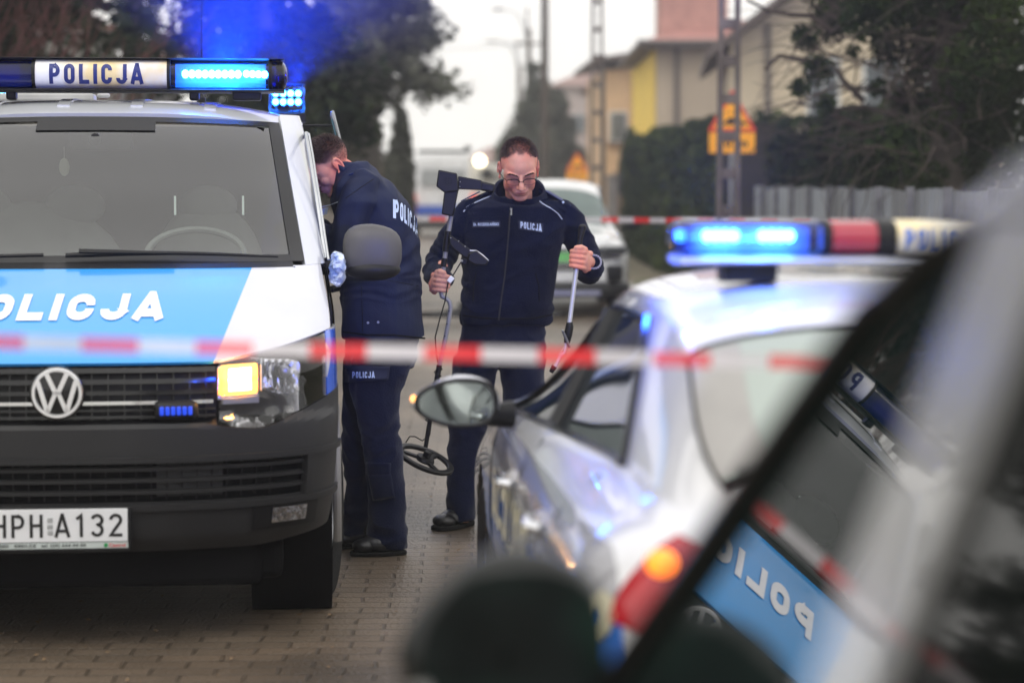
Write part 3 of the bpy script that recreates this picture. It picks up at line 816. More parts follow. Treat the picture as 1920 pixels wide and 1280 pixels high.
def tubeh(bvh, pxs, r, off=.001, Yd=10.4, k=5):
    pts = []
    for (a, b), (c, d) in zip(pxs, pxs[1:]):
        for i in range(k): pts.append(hit(bvh, a+(c-a)*i/k, b+(d-b)*i/k, off, Yd))
    pts.append(hit(bvh, *pxs[-1], off, Yd)); return pts
def drape(mb, bvh, quad, nx, ny, th=.004, off=.003, Yd=10.4):
    (x0, y0), (x1, y1), (x2, y2), (x3, y3) = quad   # tl tr br bl
    def fn(u, v):
        a = (x0+(x1-x0)*u, y0+(y1-y0)*u); b = (x3+(x2-x3)*u, y3+(y2-y3)*u)
        return hit(bvh, a[0]+(b[0]-a[0])*v, a[1]+(b[1]-a[1])*v, off, Yd)
    mb.grid(fn, nx, ny, 0); return mb
def rings(mb, rows, Y0, s, k=2.3, n=36):
    """rows: (left px, right px, y px, depth radius, dY)"""
    vs = []; fs = []
    for (l, r, y, ry, dY) in rows:
        c = P((l+r)/2, y, Y0+dY); e = P(r, y, Y0+dY); rx = (e-c).length
        for j in range(n):
            a = 2*math.pi*j/n; ca, sa = math.cos(a), math.sin(a)
            vs.append(c+Vector((rx*math.copysign(abs(ca)**(2/k), ca), ry*math.copysign(abs(sa)**(2/k), sa), 0)))
    for i in range(len(rows)-1):
        for j in range(n):
            a = i*n+j; b = i*n+(j+1) % n; fs.append((a, b, b+n, a+n))
    fs += [tuple(range(n)), tuple(range((len(rows)-1)*n, len(rows)*n))]
    return mb.add(vs, fs)
def limb(mb, pts, n=20):
    """pts: (Vector, radius) - capsule chain, resampled smoothly"""
    c = [p for p, _ in pts]; r = [q for _, q in pts]; out = []; ro = []
    k = len(c)
    for i in range(k-1):
        p0 = c[max(i-1, 0)]; p1 = c[i]; p2 = c[i+1]; p3 = c[min(i+2, k-1)]
        for j in range(6):
            t = j/6; out.append(.5*((2*p1)+(-p0+p2)*t+(2*p0-5*p1+4*p2-p3)*t*t+(-p0+3*p1-3*p2+p3)*t**3)); ro.append(r[i]+(r[i+1]-r[i])*t)
    out.append(c[-1]); ro.append(r[-1])
    mb.tube(out, ro, n); mb.ball(out[0], ro[0], n); mb.ball(out[-1], ro[-1], n); return mb
M_cloth = mat("uniform_cloth", (.0045, .0075, .028), .9, spec=.08, noise=(3, .2), bump=(140, .35), sheen=.15)
M_fleece = mat("fleece_jacket", (.0032, .006, .024), .95, spec=.05, noise=(5, .25), bump=(220, .6), sheen=.08)
M_shell = mat("shell_jacket", (.0055, .011, .042), .65, spec=.22, noise=(4, .2), bump=(160, .2))
M_quilt = mat("quilted_cloth", (.005, .008, .026), .9, spec=.06, noise=(6, .2), bump=(90, .4))
M_epa = mat("epaulette_blue", (.008, .02, .11), .55)
M_badge = mat("badge_cloth", (.005, .009, .035), .7)
M_btxt = mat("badge_print", (.50, .60, .78), .6, noise=(30, .05))
M_boot = mat("boot_leather", (.008, .008, .009), .28, bump=(90, .3))
def skinmat(name, base, spots, hairc=None):
    m = mat(name, base, .55, spec=.22, noise=(22, .10), bump=(220, .12), tint=((base[0]*1.12, base[1]*.78, base[2]*.74), 9))
    b = m.node_tree.nodes["Principled BSDF"]; b.inputs["Subsurface Weight"].default_value = .12
    b.inputs["Subsurface Radius"].default_value = (1, .3, .15); b.inputs["Subsurface Scale"].default_value = .01
    t = m.node_tree; at = t.nodes.new("ShaderNodeVertexColor"); at.layer_name = "tone"
    mm = t.nodes.new("ShaderNodeMix"); mm.data_type = 'RGBA'; mm.blend_type = 'MULTIPLY'; mm.inputs[0].default_value = 1
    src = b.inputs["Base Color"].links[0].from_socket
    t.links.new(src, mm.inputs[6]); t.links.new(at.outputs[0], mm.inputs[7]); t.links.new(mm.outputs[2], b.inputs["Base Color"])
    return m
def paint_tone(me, M, spots, hair=None, hc=(.3, .25, .22)):
    """spots in head coordinates: (centre, radii, colour multiplier, strength)"""
    ca = me.color_attributes.new("tone", 'FLOAT_COLOR', 'POINT'); inv = M.inverted(); buf = []
    for v in me.vertices:
        q = inv @ v.co; c = Vector((1, 1, 1))
        if q.length < .3:
            for ce, r, col, st in spots:
                d = sum(((q[i]-ce[i])/r[i])**2 for i in range(3))
                if d < 4:
                    k = st*math.exp(-d*1.6); c = Vector([c[i]*(1-k+k*col[i]) for i in range(3)])
            if hair and q.length < .2:
                d = (q-Vector((0, .01, .04))).normalized(); k = hair(d)*(1 if abs(q.x) < .079 else 0); c = Vector([c[i]*(1-k+k*hc[i]) for i in range(3)])
        buf += [c.x, c.y, c.z, 1]
    ca.data.foreach_set("color", buf)
def sstep(x, a, b): x = max(0, min(1, (x-a)/(b-a))); return x*x*(3-2*x)
def hair2(d):
    ax = abs(d.x); th = .78-.62*max(0, ax-.22)**1.0-.06*math.exp(-(d.x*5)**2)+.05*noise.noise(d*9)
    if d.y < -.1: k = sstep(d.z, th-.04, th+.10)*(.62 if ax < .5 else .9)
    else: k = sstep(d.z, -.55, -.1)*.9
    return k*(.55+.45*sstep(d.z, 0, .6))
def hair1(d):
    th = .52-.75*min(1, abs(d.x))**2 if d.y < 0 else -.5
    return sstep(d.z, th-.05, th+.15)*(.45+.55*sstep(d.z, -.3, .3))
SPOTS = [((0, -.1, -.0575), (.024, .03, .0028), (.35, .2, .2), .9), ((0, -.095, -.0385), (.02, .02, .006), (.6, .5, .5), .6),  # mouth crease and shadow under the nose painted into the skin colour
         ((0, -.097, -.058), (.024, .02, .010), (.72, .42, .45), .9), ((0, -.106, -.022), (.016, .02, .014), (1.05, .72, .68), .6),
         ((.045, -.07, -.022), (.024, .03, .022), (1.05, .76, .72), .5), ((-.045, -.07, -.022), (.024, .03, .022), (1.05, .76, .72), .5),
         ((.031, -.086, .003), (.017, .02, .006), (.5, .38, .38), .8), ((-.031, -.086, .003), (.017, .02, .006), (.5, .38, .38), .8),
         ((.031, -.086, -.010), (.018, .02, .008), (.8, .62, .62), .6), ((-.031, -.086, -.010), (.018, .02, .008), (.8, .62, .62), .6),
         ((0, -.08, -.078), (.05, .05, .028), (.80, .74, .74), .6), ((.05, -.04, -.07), (.02, .05, .03), (.8, .74, .74), .6), ((-.05, -.04, -.07), (.02, .05, .03), (.8, .74, .74), .6),
         ((.08, .01, -.01), (.016, .03, .04), (1.05, .72, .68), .7), ((-.08, .01, -.01), (.016, .03, .04), (1.05, .72, .68), .7)]
def head_shapes(mb, M, neck_to=None):
    b = MB()
    b.ball((0, .015, .045), (.075, .094, .082), 32)
    b.ball((0, -.018, .036), (.067, .069, .063), 28)
    b.ball((0, -.024, -.022), (.064, .065, .068), 28)
    for s in (-1, 1): b.ball((s*.046, -.036, .012), (.021, .036, .040), 16); b.ball((s*.050, -.020, -.050), (.014, .034, .034), 14)
    b.ball((0, -.020, -.064), (.056, .057, .045), 24); b.ball((0, -.045, -.082), (.044, .034, .026), 18)
    b.ball((0, -.064, -.093), (.031, .021, .018), 18)
    for s in (-1, 1):
        b.ball((s*.037, -.057, -.024), (.025, .026, .028), 16)
        b.ball((s*.029, -.076, .022), (.028, .013, .012), 16, rot=(0, s*-.12, s*.2))
        b.ball((s*.031, -.068, .003), (.0155, .0145, .0095), 14)
        b.ball((s*.012, -.098, -.030), (.009, .011, .0075), 12)
        # ear: rim, lobe and bowl
        pts = []
        for k in range(11):
            a = math.pi*(-.55+1.35*k/10); pts.append(Vector((s*(.078+.006*math.sin(a*.5)), .016+.016*math.sin(a)*1.0+.004, -.002+.030*math.cos(a))))
        b.tube(pts, [.0055]*11, 8)
        b.ball((s*.077, .014, -.004), (.006, .015, .024), 12); b.ball((s*.078, .004, -.032), (.006, .008, .010), 10)
    b.tube([(0, -.080, .024), (0, -.094, .004), (0, -.109, -.016), (0, -.113, -.024), (0, -.103, -.032)], [.008, .009, .0115, .013, .009], 12)
    b.ball((0, -.066, -.055), (.036, .027, .030), 18)
    b.ball((0, -.0905, -.052), (.023, .0085, .0052), 16); b.ball((0, -.088, -.063), (.020, .009, .0062), 16)
    b.xf(M); mb.v_off = len(mb.v); n = len(mb.v); mb.v += b.v
    for f in b.f: mb.f.append(tuple(i+n for i in f)); mb.m.append(0)
def fist_shapes(mb, M, sx):
    """hand closed round a rod along local z; sx=+1 back of hand towards +x"""
    b = MB()
    b.ball((sx*.034, .012, -.002), (.020, .028, .043), 18)
    b.ball((sx*.030, -.004, .008), (.016, .020, .034), 16)
    L = [1.0, 1.08, 1.02, .88]
    for i in range(4):
        z = .034-.0205*i; r = [.0108, .0112, .0106, .0096][i]; pts = []; rr = []
        for k in range(13):
            a = (20-(205*L[i])*k/12); ra = .0265+.004*math.sin(k*1.2)*0
            kn = 1.12 if k in (0, 5, 9) else 1.0
            pts.append(Vector((sx*math.cos(R(a))*ra+sx*.004*(1-k/12), math.sin(R(a))*ra, z-.004*math.sin(R(a))*.6+(.002*i)*k/12))); rr.append(r*kn*(1-.12*k/12))
        pts.insert(0, Vector((sx*.046, .010, z*.95))); rr.insert(0, r*1.15)
        b.tube(pts, rr, 12); b.ball(pts[-1], rr[-1], 10); b.ball(pts[0], rr[0], 10)
    pts = [Vector((sx*.030, .022, .022)), Vector((sx*.022, -.012, .046)), Vector((sx*.006, -.027, .053)), Vector((-sx*.012, -.026, .050))]
    b.tube(pts, [.0145, .0135, .0125, .010], 12); b.ball(pts[-1], .010, 10); b.ball(pts[0], .0145, 10); b.ball(pts[1], .0137, 10)
    b.xf(M); n = len(mb.v); mb.v += b.v
    for f in b.f: mb.f.append(tuple(i+n for i in f)); mb.m.append(0)
def hair_cap(M, parent, col, line, density, length, seed, buzz=.3, bare=.25):
    """short hair: thin tapering strands rooted on the scalp; line(dir)->0..1 coverage"""
    rnd = random.Random(seed); f = MB(); cap = MB()
    def scalp(d):
        # union of the cranium and forehead ellipsoids along direction d from (0,.01,.04)
        o = Vector((0, .01, .04)); best = 0
        for ce, r in (((0, .015, .045), (.0755, .0945, .0825)), ((0, -.018, .036), (.0675, .0695, .0635)), ((0, -.024, -.022), (.0605, .0645, .0665))):
            q = o-Vector(ce); A = sum((d[i]/r[i])**2 for i in range(3)); B = 2*sum(q[i]*d[i]/r[i]**2 for i in range(3)); C_ = sum((q[i]/r[i])**2 for i in range(3))-1
            D = B*B-4*A*C_
            if D > 0: best = max(best, (-B+math.sqrt(D))/(2*A))
        return o+d*best
    nn = 0
    while nn < density:
        z = rnd.uniform(-.75, 1); a = rnd.uniform(0, 2*math.pi); q = math.sqrt(1-z*z); d = Vector((q*math.cos(a), q*math.sin(a), z))
        c = line(d)
        if rnd.random() > c: continue
        nn += 1
        p = scalp(d)
        top = max(0, d.z); ln = length*(buzz+(1-buzz)*top)*rnd.uniform(.7, 1.2)
        dirn = (d+Vector((rnd.uniform(-.3, .3), -.75*top+rnd.uniform(-.25, .25), -.35*(1-top)+rnd.uniform(-.2, .2)))).normalized()
        side = dirn.cross(Vector((rnd.uniform(-1, 1), rnd.uniform(-1, 1), rnd.uniform(-1, 1)))).normalized()*.00085
        p0 = p-d*.001; p1 = p+dirn*ln*.5; p2 = p1+(dirn+Vector((0, -.2*top, -.25))).normalized()*ln*.5
        f.add([p0-side, p0+side, p1+side*.8, p1-side*.8, p2], [(0, 1, 2, 3), (3, 2, 4)])
    nu, nv = 72, 40
    grid_d = lambda u, v: Vector((math.sin(v*2.5)*math.cos(u*2*math.pi), math.sin(v*2.5)*math.sin(u*2*math.pi), math.cos(v*2.5)))
    cap.grid(lambda u, v: scalp(grid_d(u, v))+grid_d(u, v)*.0022, nu, nv, 0, keep=lambda u, v: line(grid_d(u, v)) > bare)
    f.xf(M); cap.xf(M); n = len(cap.v); cap.v += f.v; cap.f += [tuple(i+n for i in q) for q in f.f]; cap.m += f.m
    return cap.build("hair", col, parent, smooth=True)
def shoe(mb, heel, toe, h=.10, w=.050, sole=.020):
    d = toe-heel; L = d.length; d.normalize(); q = Vector((-d.y, d.x, 0)); z = Vector((0, 0, 1))
    M_ = Matrix(((d.x, q.x, 0), (d.y, q.y, 0), (0, 0, 1)))
    mb.ball(heel+d*L*.20+z*(sole+.04), (L*.22, w*.92, .055), 20, rot=M_); mb.ball(heel+d*L*.52+z*(sole+.030), (L*.34, w*.98, .042), 20, rot=M_)
    mb.ball(heel+d*L*.78+z*(sole+.022), (L*.22, w*1.06, .034), 20, rot=M_)
    mb.tube([heel+d*L*.26+z*(sole+.03), heel+d*L*.22+z*(sole+h+.03)], [.052, .050], 18)
def sole(heel, toe, w=.05, h=.03):
    d = toe-heel; L = d.length; d.normalize(); q = Vector((-d.y, d.x, 0)); poly = []
    for k in range(28):
        a = 2*math.pi*k/28; x = .5-.5*math.cos(a); ww = w*(.82+.28*math.sin((x-.15)*2.4))*(abs(math.sin(a))**.55)
        poly.append((x*L, math.copysign(ww, math.sin(a))))
    m_ = MB(); m_.prism(poly, (0, 0, h), heel, d, q); return m_
def folds(p, f1=(5, 5, 16), a1=.006, f2=(18, 18, 30), a2=.002, seed=0):
    q = Vector((p.x*f1[0]+seed, p.y*f1[1], p.z*f1[2])); n1 = noise.noise(q+Vector((0, 0, 1.4*noise.noise(p*4))))
    n2 = noise.noise(Vector((p.x*f2[0], p.y*f2[1]+seed, p.z*f2[2])))
    return a1*(1-abs(n1)*3.2)*.6+a2*n2

# ---------- officer with the detector ----------
Y2 = 10.40
def build_officer2():
    hp = P(974, 324, Y2-.115); HM = Matrix.Translation(hp+Vector((-.002, -.01, .012))) @ Euler((R(31), R(-2), R(5))).to_matrix().to_4x4() @ Matrix.Diagonal((1.13, 1.08, 1.10, 1))
    body = MB(); head_shapes(body, HM)
    V = lambda x, y, d=0: P(x, y, Y2+d)
    limb(body, [(HM @ Vector((0, .02, -.06)), .062), (V(973, 375, .02), .062), (V(972, 400, .05), .07)])
    rings(body, [(905, 1040, 388, .08, 0), (880, 1062, 400, .10, 0), (880, 1045, 450, .11, 0), (885, 1030, 550, .10, 0), (880, 1005, 640, .09, 0), (890, 995, 660, .07, 0)], Y2, 403)
    limb(body, [(V(885, 402), .05), (V(828, 490, -.05), .042), (V(832, 527, -.33), .030)])
    limb(body, [(V(1058, 404), .05), (V(1101, 502, .02), .042), (V(1109, 494, -.28), .030)])
    limb(body, [(V(895, 680), .07), (V(876, 810), .045), (V(865, 975, -.03), .036)])
    limb(body, [(V(982, 680), .07), (V(988, 810, .02), .045), (V(1004, 975, .09), .036)])
    # hands
    rdL = (P(850, 380, 9.98)-P(826, 560, 9.98)).normalized(); rdR = (P(1088, 440, 10.02)-P(1070, 600, 10.02)).normalized()
    def frame(z, yaw):
        y = Vector((math.sin(yaw), math.cos(yaw), 0)); x = y.cross(z).normalized(); y = z.cross(x).normalized()
        return Matrix(((x.x, y.x, z.x, 0), (x.y, y.y, z.y, 0), (x.z, y.z, z.z, 0), (0, 0, 0, 1)))
    hl = P(829, 534, 10.0); hr = P(1083, 489, 10.03)
    fist_shapes(body, Matrix.Translation(hl) @ frame(rdL, .35) @ Matrix.Scale(1.12, 4), -1)
    fist_shapes(body, Matrix.Translation(hr) @ frame(rdR, .0) @ Matrix.Scale(1.16, 4), 1)
    limb(body, [(hl+Vector((-.035, .03, .0)), .028), (V(824, 522, -.25), .032)])
    limb(body, [(hr+Vector((.045, .02, -.004)), .028), (V(1108, 495, -.25), .032)])
    me = solidify(body, .0034, 5, "person"); paint_tone(me, HM, SPOTS, hair2, (.22, .19, .18))
    man = finish(me, "person", skinmat("skin_pink", (.66, .335, .25), None))
    tag(man, "officer with glasses and navy fleece, looking down, holding a metal detector and a silver rod", "person", "police officers by the van")
    # fleece
    j = MB()
    rings(j, [(905, 1040, 371, .075, .05), (884, 1060, 378, .10, .03), (872, 1068, 388, .125, 0), (864, 1074, 405, .135, 0), (863, 1066, 430, .14, 0), (865, 1052, 460, .145, 0), (868, 1042, 510, .148, 0), (867, 1037, 550, .15, 0), (863, 1037, 585, .152, 0), (861, 1036, 597, .152, 0), (864, 1030, 607, .145, 0)], Y2, 403, 2.25)
    limb(j, [(V(886, 398), .062), (V(872, 412), .068), (V(826, 486, -.04), .064), (V(820, 512, -.12), .060), (V(829, 522, -.30), .050)])
    limb(j, [(V(1056, 398), .064), (V(1066, 412), .070), (V(1097, 478, .02), .066), (V(1102, 504, -.06), .064), (V(1108, 499, -.27), .052)])
    jm = solidify(j, .0065, 6, "jacket")
    def jf(p):
        px = p.x*403+960; z = p.z
        a = folds(p, (5, 5, 11), .011, (20, 20, 26), .0025, 3)
        # drag lines at the elbows and hem
        if z < 1.05: a += .0022*math.sin(z*70+p.x*22+7*noise.noise(p*5))
        if p.x < -.20 or p.x > .24: a += .0075*(abs(math.sin(z*48+p.x*50+6*noise.noise(p*6)))-.5)*max(0, min(1, (1.42-z)*5))
        return a
    crease(jm, jf); jo = finish(jm, "jacket", M_fleece, man); bv = bvh_of(jm)
    c = MB(); n_ = 40
    def col(u, v):
        a = 2*math.pi*u; ce = V(972, 394, .03).lerp(V(973, 352, .0), v)
        r = .142-.022*v+.005*math.sin(v*3.1)+.003*math.sin(a*5+v*3); back = (math.sin(a)+1)/2
        return ce+Vector((math.cos(a)*r*1.0, math.sin(a)*r*.92, (-.005-.052*(1-back)+.055*back)*v+.004*math.sin(3*a)))
    c.grid(col, 48, 10, .012); c.build("collar", M_fleece, jo, weld=True)
    # details on the fleece
    d = MB(); d.tube(tubeh(bv, [(957, 388), (955, 420), (951, 470), (946, 520), (940, 560), (935, 600)], 0, .001), .0042, 6)
    zp = d.build("zip", mat("zip_dark", (.035, .035, .04), .4, .5, bump=(400, .8)), jo)
    d = MB(); q = hit(bv, 958, 391, .008); d.tube([q, q+Vector((.002, -.004, -.012)), q+Vector((0, -.005, -.03))], [.005, .003, .005], 8)
    d.build("zip_pull", M_alu, zp)
    for nm, pts in (("l", [(869, 397), (876, 388), (893, 379), (912, 371), (929, 364)]), ("r", [(1008, 374), (1019, 383), (1034, 391), (1046, 400), (1054, 411)])):
        d = MB(); d.tube(tubeh(bv, pts, 0, .0035), .0028, 6); d.build("piping", mat("reflective_piping", (.55, .62, .75), .4), jo)
    def quilt(quad):
        d = MB(); drape(d, bv, quad, 22, 22, 0, .0)
        d.v = [tuple(Vector(v)+Vector((0, -.004-.003*math.sin((v[2]*1.0+abs(v[0]-.03)*.7)*210), 0))) for v in d.v]; return d
    quilt(((872, 377), (928, 352), (927, 362), (868, 400))).build("shoulder_patch", M_quilt, jo)
    quilt(((1010, 352), (1066, 378), (1056, 412), (1009, 372))).build("shoulder_patch", M_quilt, jo)
    for (a, b_) in (((1024, 358), (1073, 385)), ((900, 360), (864, 376))):
        p0 = hit(bv, *a, .004); p1 = hit(bv, *b_, .004); p0.z += .0; p1.z -= .006; dd = p1-p0
        d = MB(); rot = dd.to_track_quat('X', 'Z').to_matrix(); d.box((p0+p1)/2+Vector((0, .012, .002)), (dd.length, .045, .006), rot); d.build("epaulette", M_epa, jo, bevel=.003)
    q = hit(bv, 1056, 381, .008); d = MB(); d.ball(q+Vector((0, 0, .004)), (.006, .003, .006), 8); d.build("rank_star", M_btxt, jo)
    def badge(quad, txt, w, h, bold, name, tq):
        d = MB(); drape(d, bv, quad, 10, 5, 0, .004); bo = d.build(name, M_badge, jo)
        vs, fs = strokes2d(txt, 1, 1, .21, .58, .2) if txt == "POLICJA" else text2d(txt, 1, 1, bold, False); (x0, y0), (x1, y1), (x2, y2), (x3, y3) = tq; pts = []
        for x, y in vs:
            u = x+.5; v = .5-y; a = (x0+(x1-x0)*u, y0+(y1-y0)*u); b_ = (x3+(x2-x3)*u, y3+(y2-y3)*u)
            pts.append(hit(bv, a[0]+(b_[0]-a[0])*v, a[1]+(b_[1]-a[1])*v, .0065))
        d = MB(); d.add(pts, fs); d.build(name+"_print", M_btxt, bo, smooth=False)
    badge(((885, 414), (938, 414), (938, 426), (885, 427)), "D. ROZESŁAŃSKI", 0, 0, .035, "name_badge", ((888, 416.5), (935, 416), (935, 423), (888, 423.5)))
    badge(((972, 413), (1019, 419), (1019, 436), (972, 430)), "POLICJA", 0, 0, .04, "chest_badge", ((976, 415.5), (1015.5, 420.5), (1015.5, 434.5), (976, 427.5)))
    d = MB(); d.tube(tubeh(bv, [(1004, 512), (1010, 535), (1011, 565)], 0, .0), .003, 6); d.tube(tubeh(bv, [(893, 512), (888, 535), (887, 565)], 0, .0), .003, 6); comps(d, "pocket_seam", M_rub, jo)
    d = MB(); d.tube(tubeh(bv, [(863, 590), (900, 596), (950, 598), (1000, 597), (1034, 590)], 0, .0), .004, 6); d.build("hem_seam", M_rub, jo)
    # trousers
    t = MB()
    rings(t, [(868, 1020, 590, .12, 0), (864, 1022, 620, .13, 0), (860, 1023, 655, .135, 0), (856, 1020, 682, .12, 0)], Y2, 403, 2.2)
    rings(t, [(852, 940, 665, .115, 0), (848, 930, 700, .11, 0), (845, 922, 740, .10, .0), (841, 914, 795, .09, .0), (839, 905, 860, .082, -.02), (838, 897, 920, .078, -.03), (837, 892, 958, .082, -.03), (838, 890, 974, .078, -.03)], Y2, 403, 2.1)
    rings(t, [(935, 1022, 665, .115, 0), (939, 1022, 705, .11, 0), (945, 1020, 760, .10, .01), (952, 1022, 820, .09, .03), (962, 1028, 900, .08, .06), (972, 1034, 975, .075, .08)], Y2, 403, 2.1)
    tm = solidify(t, .0065, 6, "trousers")
    def tf(p): return folds(p, (9, 9, 12), .009, (22, 22, 26), .002, 8)+.002*math.sin(p.z*55+p.x*40+8*noise.noise(p*4))*(1 if p.z < .35 or .55 < p.z < .8 else .35)
    crease(tm, tf); to = finish(tm, "trousers", M_cloth, man); bt = bvh_of(tm)
    d = MB(); drape(d, bt, ((842, 775), (862, 775), (862, 830), (842, 832)), 4, 8, 0, .005, Y2); d.build("cargo_pocket", M_cloth, to)
    # boots
    for heel, toe in ((P(884, 990, Y2+.04), P(818, 996, Y2-.16)), (P(1012, 985, Y2+.22), P(1000, 1000, Y2-.06))):
        heel.z = 0; toe.z = 0; sh = MB(); shoe(sh, heel, toe, .11, .052); sm_ = solidify(sh, .005, 3, "boot"); bo = finish(sm_, "boot", M_boot, man)
        sole(heel-(toe-heel)*.03, toe+(toe-heel)*.04, .052, .024).build("boot_sole", mat("boot_sole", (.008, .008, .008), .8, spec=.12, bump=(50, .4)), bo, bevel=.006)
        lc = MB(); dv = (toe-heel).normalized(); qd = Vector((-dv.y, dv.x, 0))
        for k in range(4):
            c0 = heel+dv*(.10+.022*k)+Vector((0, 0, .112-.012*k)); lc.tube([c0+qd*.022, c0+Vector((0, 0, .005)), c0-qd*.022], .003, 6)
        lc.build("laces", M_blk, bo)
    # hair, brows, glasses, watch
    def line(d):
        fr = -d.y; lim = .50+.16*abs(d.x)*-1.6
        if fr > .1: th = .80-.62*max(0, min(1, abs(d.x)*1.15)-.25)**1.3-.10*math.exp(-(d.x*5)**2); base = 1 if d.z > th else 0; base *= (.35 if fr > .30 and abs(d.x) < .5 and d.z < .9 else 1)
        else: base = 1 if d.z > -.45 else 0
        if abs(d.x) > .8 and d.z < -.15: base = 0
        return base
    hair_cap(HM, man, mat("hair_brown", (.13, .095, .075), .6, noise=(60, .45)), lambda d: hair2(d)*1.1 if d.z > -.3 else 0, 7500, .015, 3, .16, 9)
    br = MB()
    for s in (-1, 1):
        for k in range(110):
            u = k/109; p = HM @ Vector((s*(.013+.034*u), -.0945+.017*u*u, .0255+.006*math.sin(u*2.4)+random.uniform(-.002, .002)))
            br.tube([p, p+(HM.to_3x3() @ Vector((s*.008, -.0015, .003*(1-u*1.6))))], [.0018, .0006], 4)
    br.build("eyebrows", mat("brow_brown", (.05, .03, .022), .9, spec=.05), man)
    gl = MB(); G = lambda x, y, z: HM @ Vector((x, y, z))
    for s in (-1, 1):
        ring = []
        for k in range(25):
            a = 2*math.pi*k/24; ring.append(G(s*(.033+.0255*math.copysign(abs(math.cos(a))**.7, math.cos(a))), -.103+.010*(.033+.0255*math.cos(a))/.06, -.001+.0145*math.copysign(abs(math.sin(a))**.7, math.sin(a))))
        gl.tube(ring[:13], .0023, 6); gl.tube(ring[12:], .0008, 5)
        gl.tube([G(s*.058, -.094, .008), G(s*.072, -.075, .010), G(s*.080, -.02, .004), G(s*.082, .012, .0)], .0016, 6)
    gl.tube([G(-.008, -.1045, .004), G(0, -.108, .007), G(.008, -.1045, .004)], .0015, 6)
    go = gl.build("glasses", mat("spectacle_frame", (.008, .008, .014), .5, spec=.2), man)
    for s in (-1, 1):
        ln = MB(); ln.grid(lambda u, v: G(s*(.033+.024*(2*u-1)), -.1035+.010*(.033+.0255*(2*u-1))/.06, -.001+.013*(2*v-1)), 4, 4); ln.build("spectacle_lens", glass("spec_glass", (.9, .88, .9), 1.0), go)
    w_ = MB(); wc = hr+Vector((.075, .045, -.006)); dw = Vector((.035, .12, 0)).normalized()
    for k in range(20):
        a = 2*math.pi*k/20; e1 = Vector((dw.y, -dw.x, 0)); w_.box(wc+e1*math.cos(a)*.033+Vector((0, 0, 1))*math.sin(a)*.030, (.009, .013, .009), (0, 0, 0))
    w_.build("wristwatch", mat("steel", (.35, .35, .36), .4, .4), man, bevel=.002)
    return man
officer2 = build_officer2()

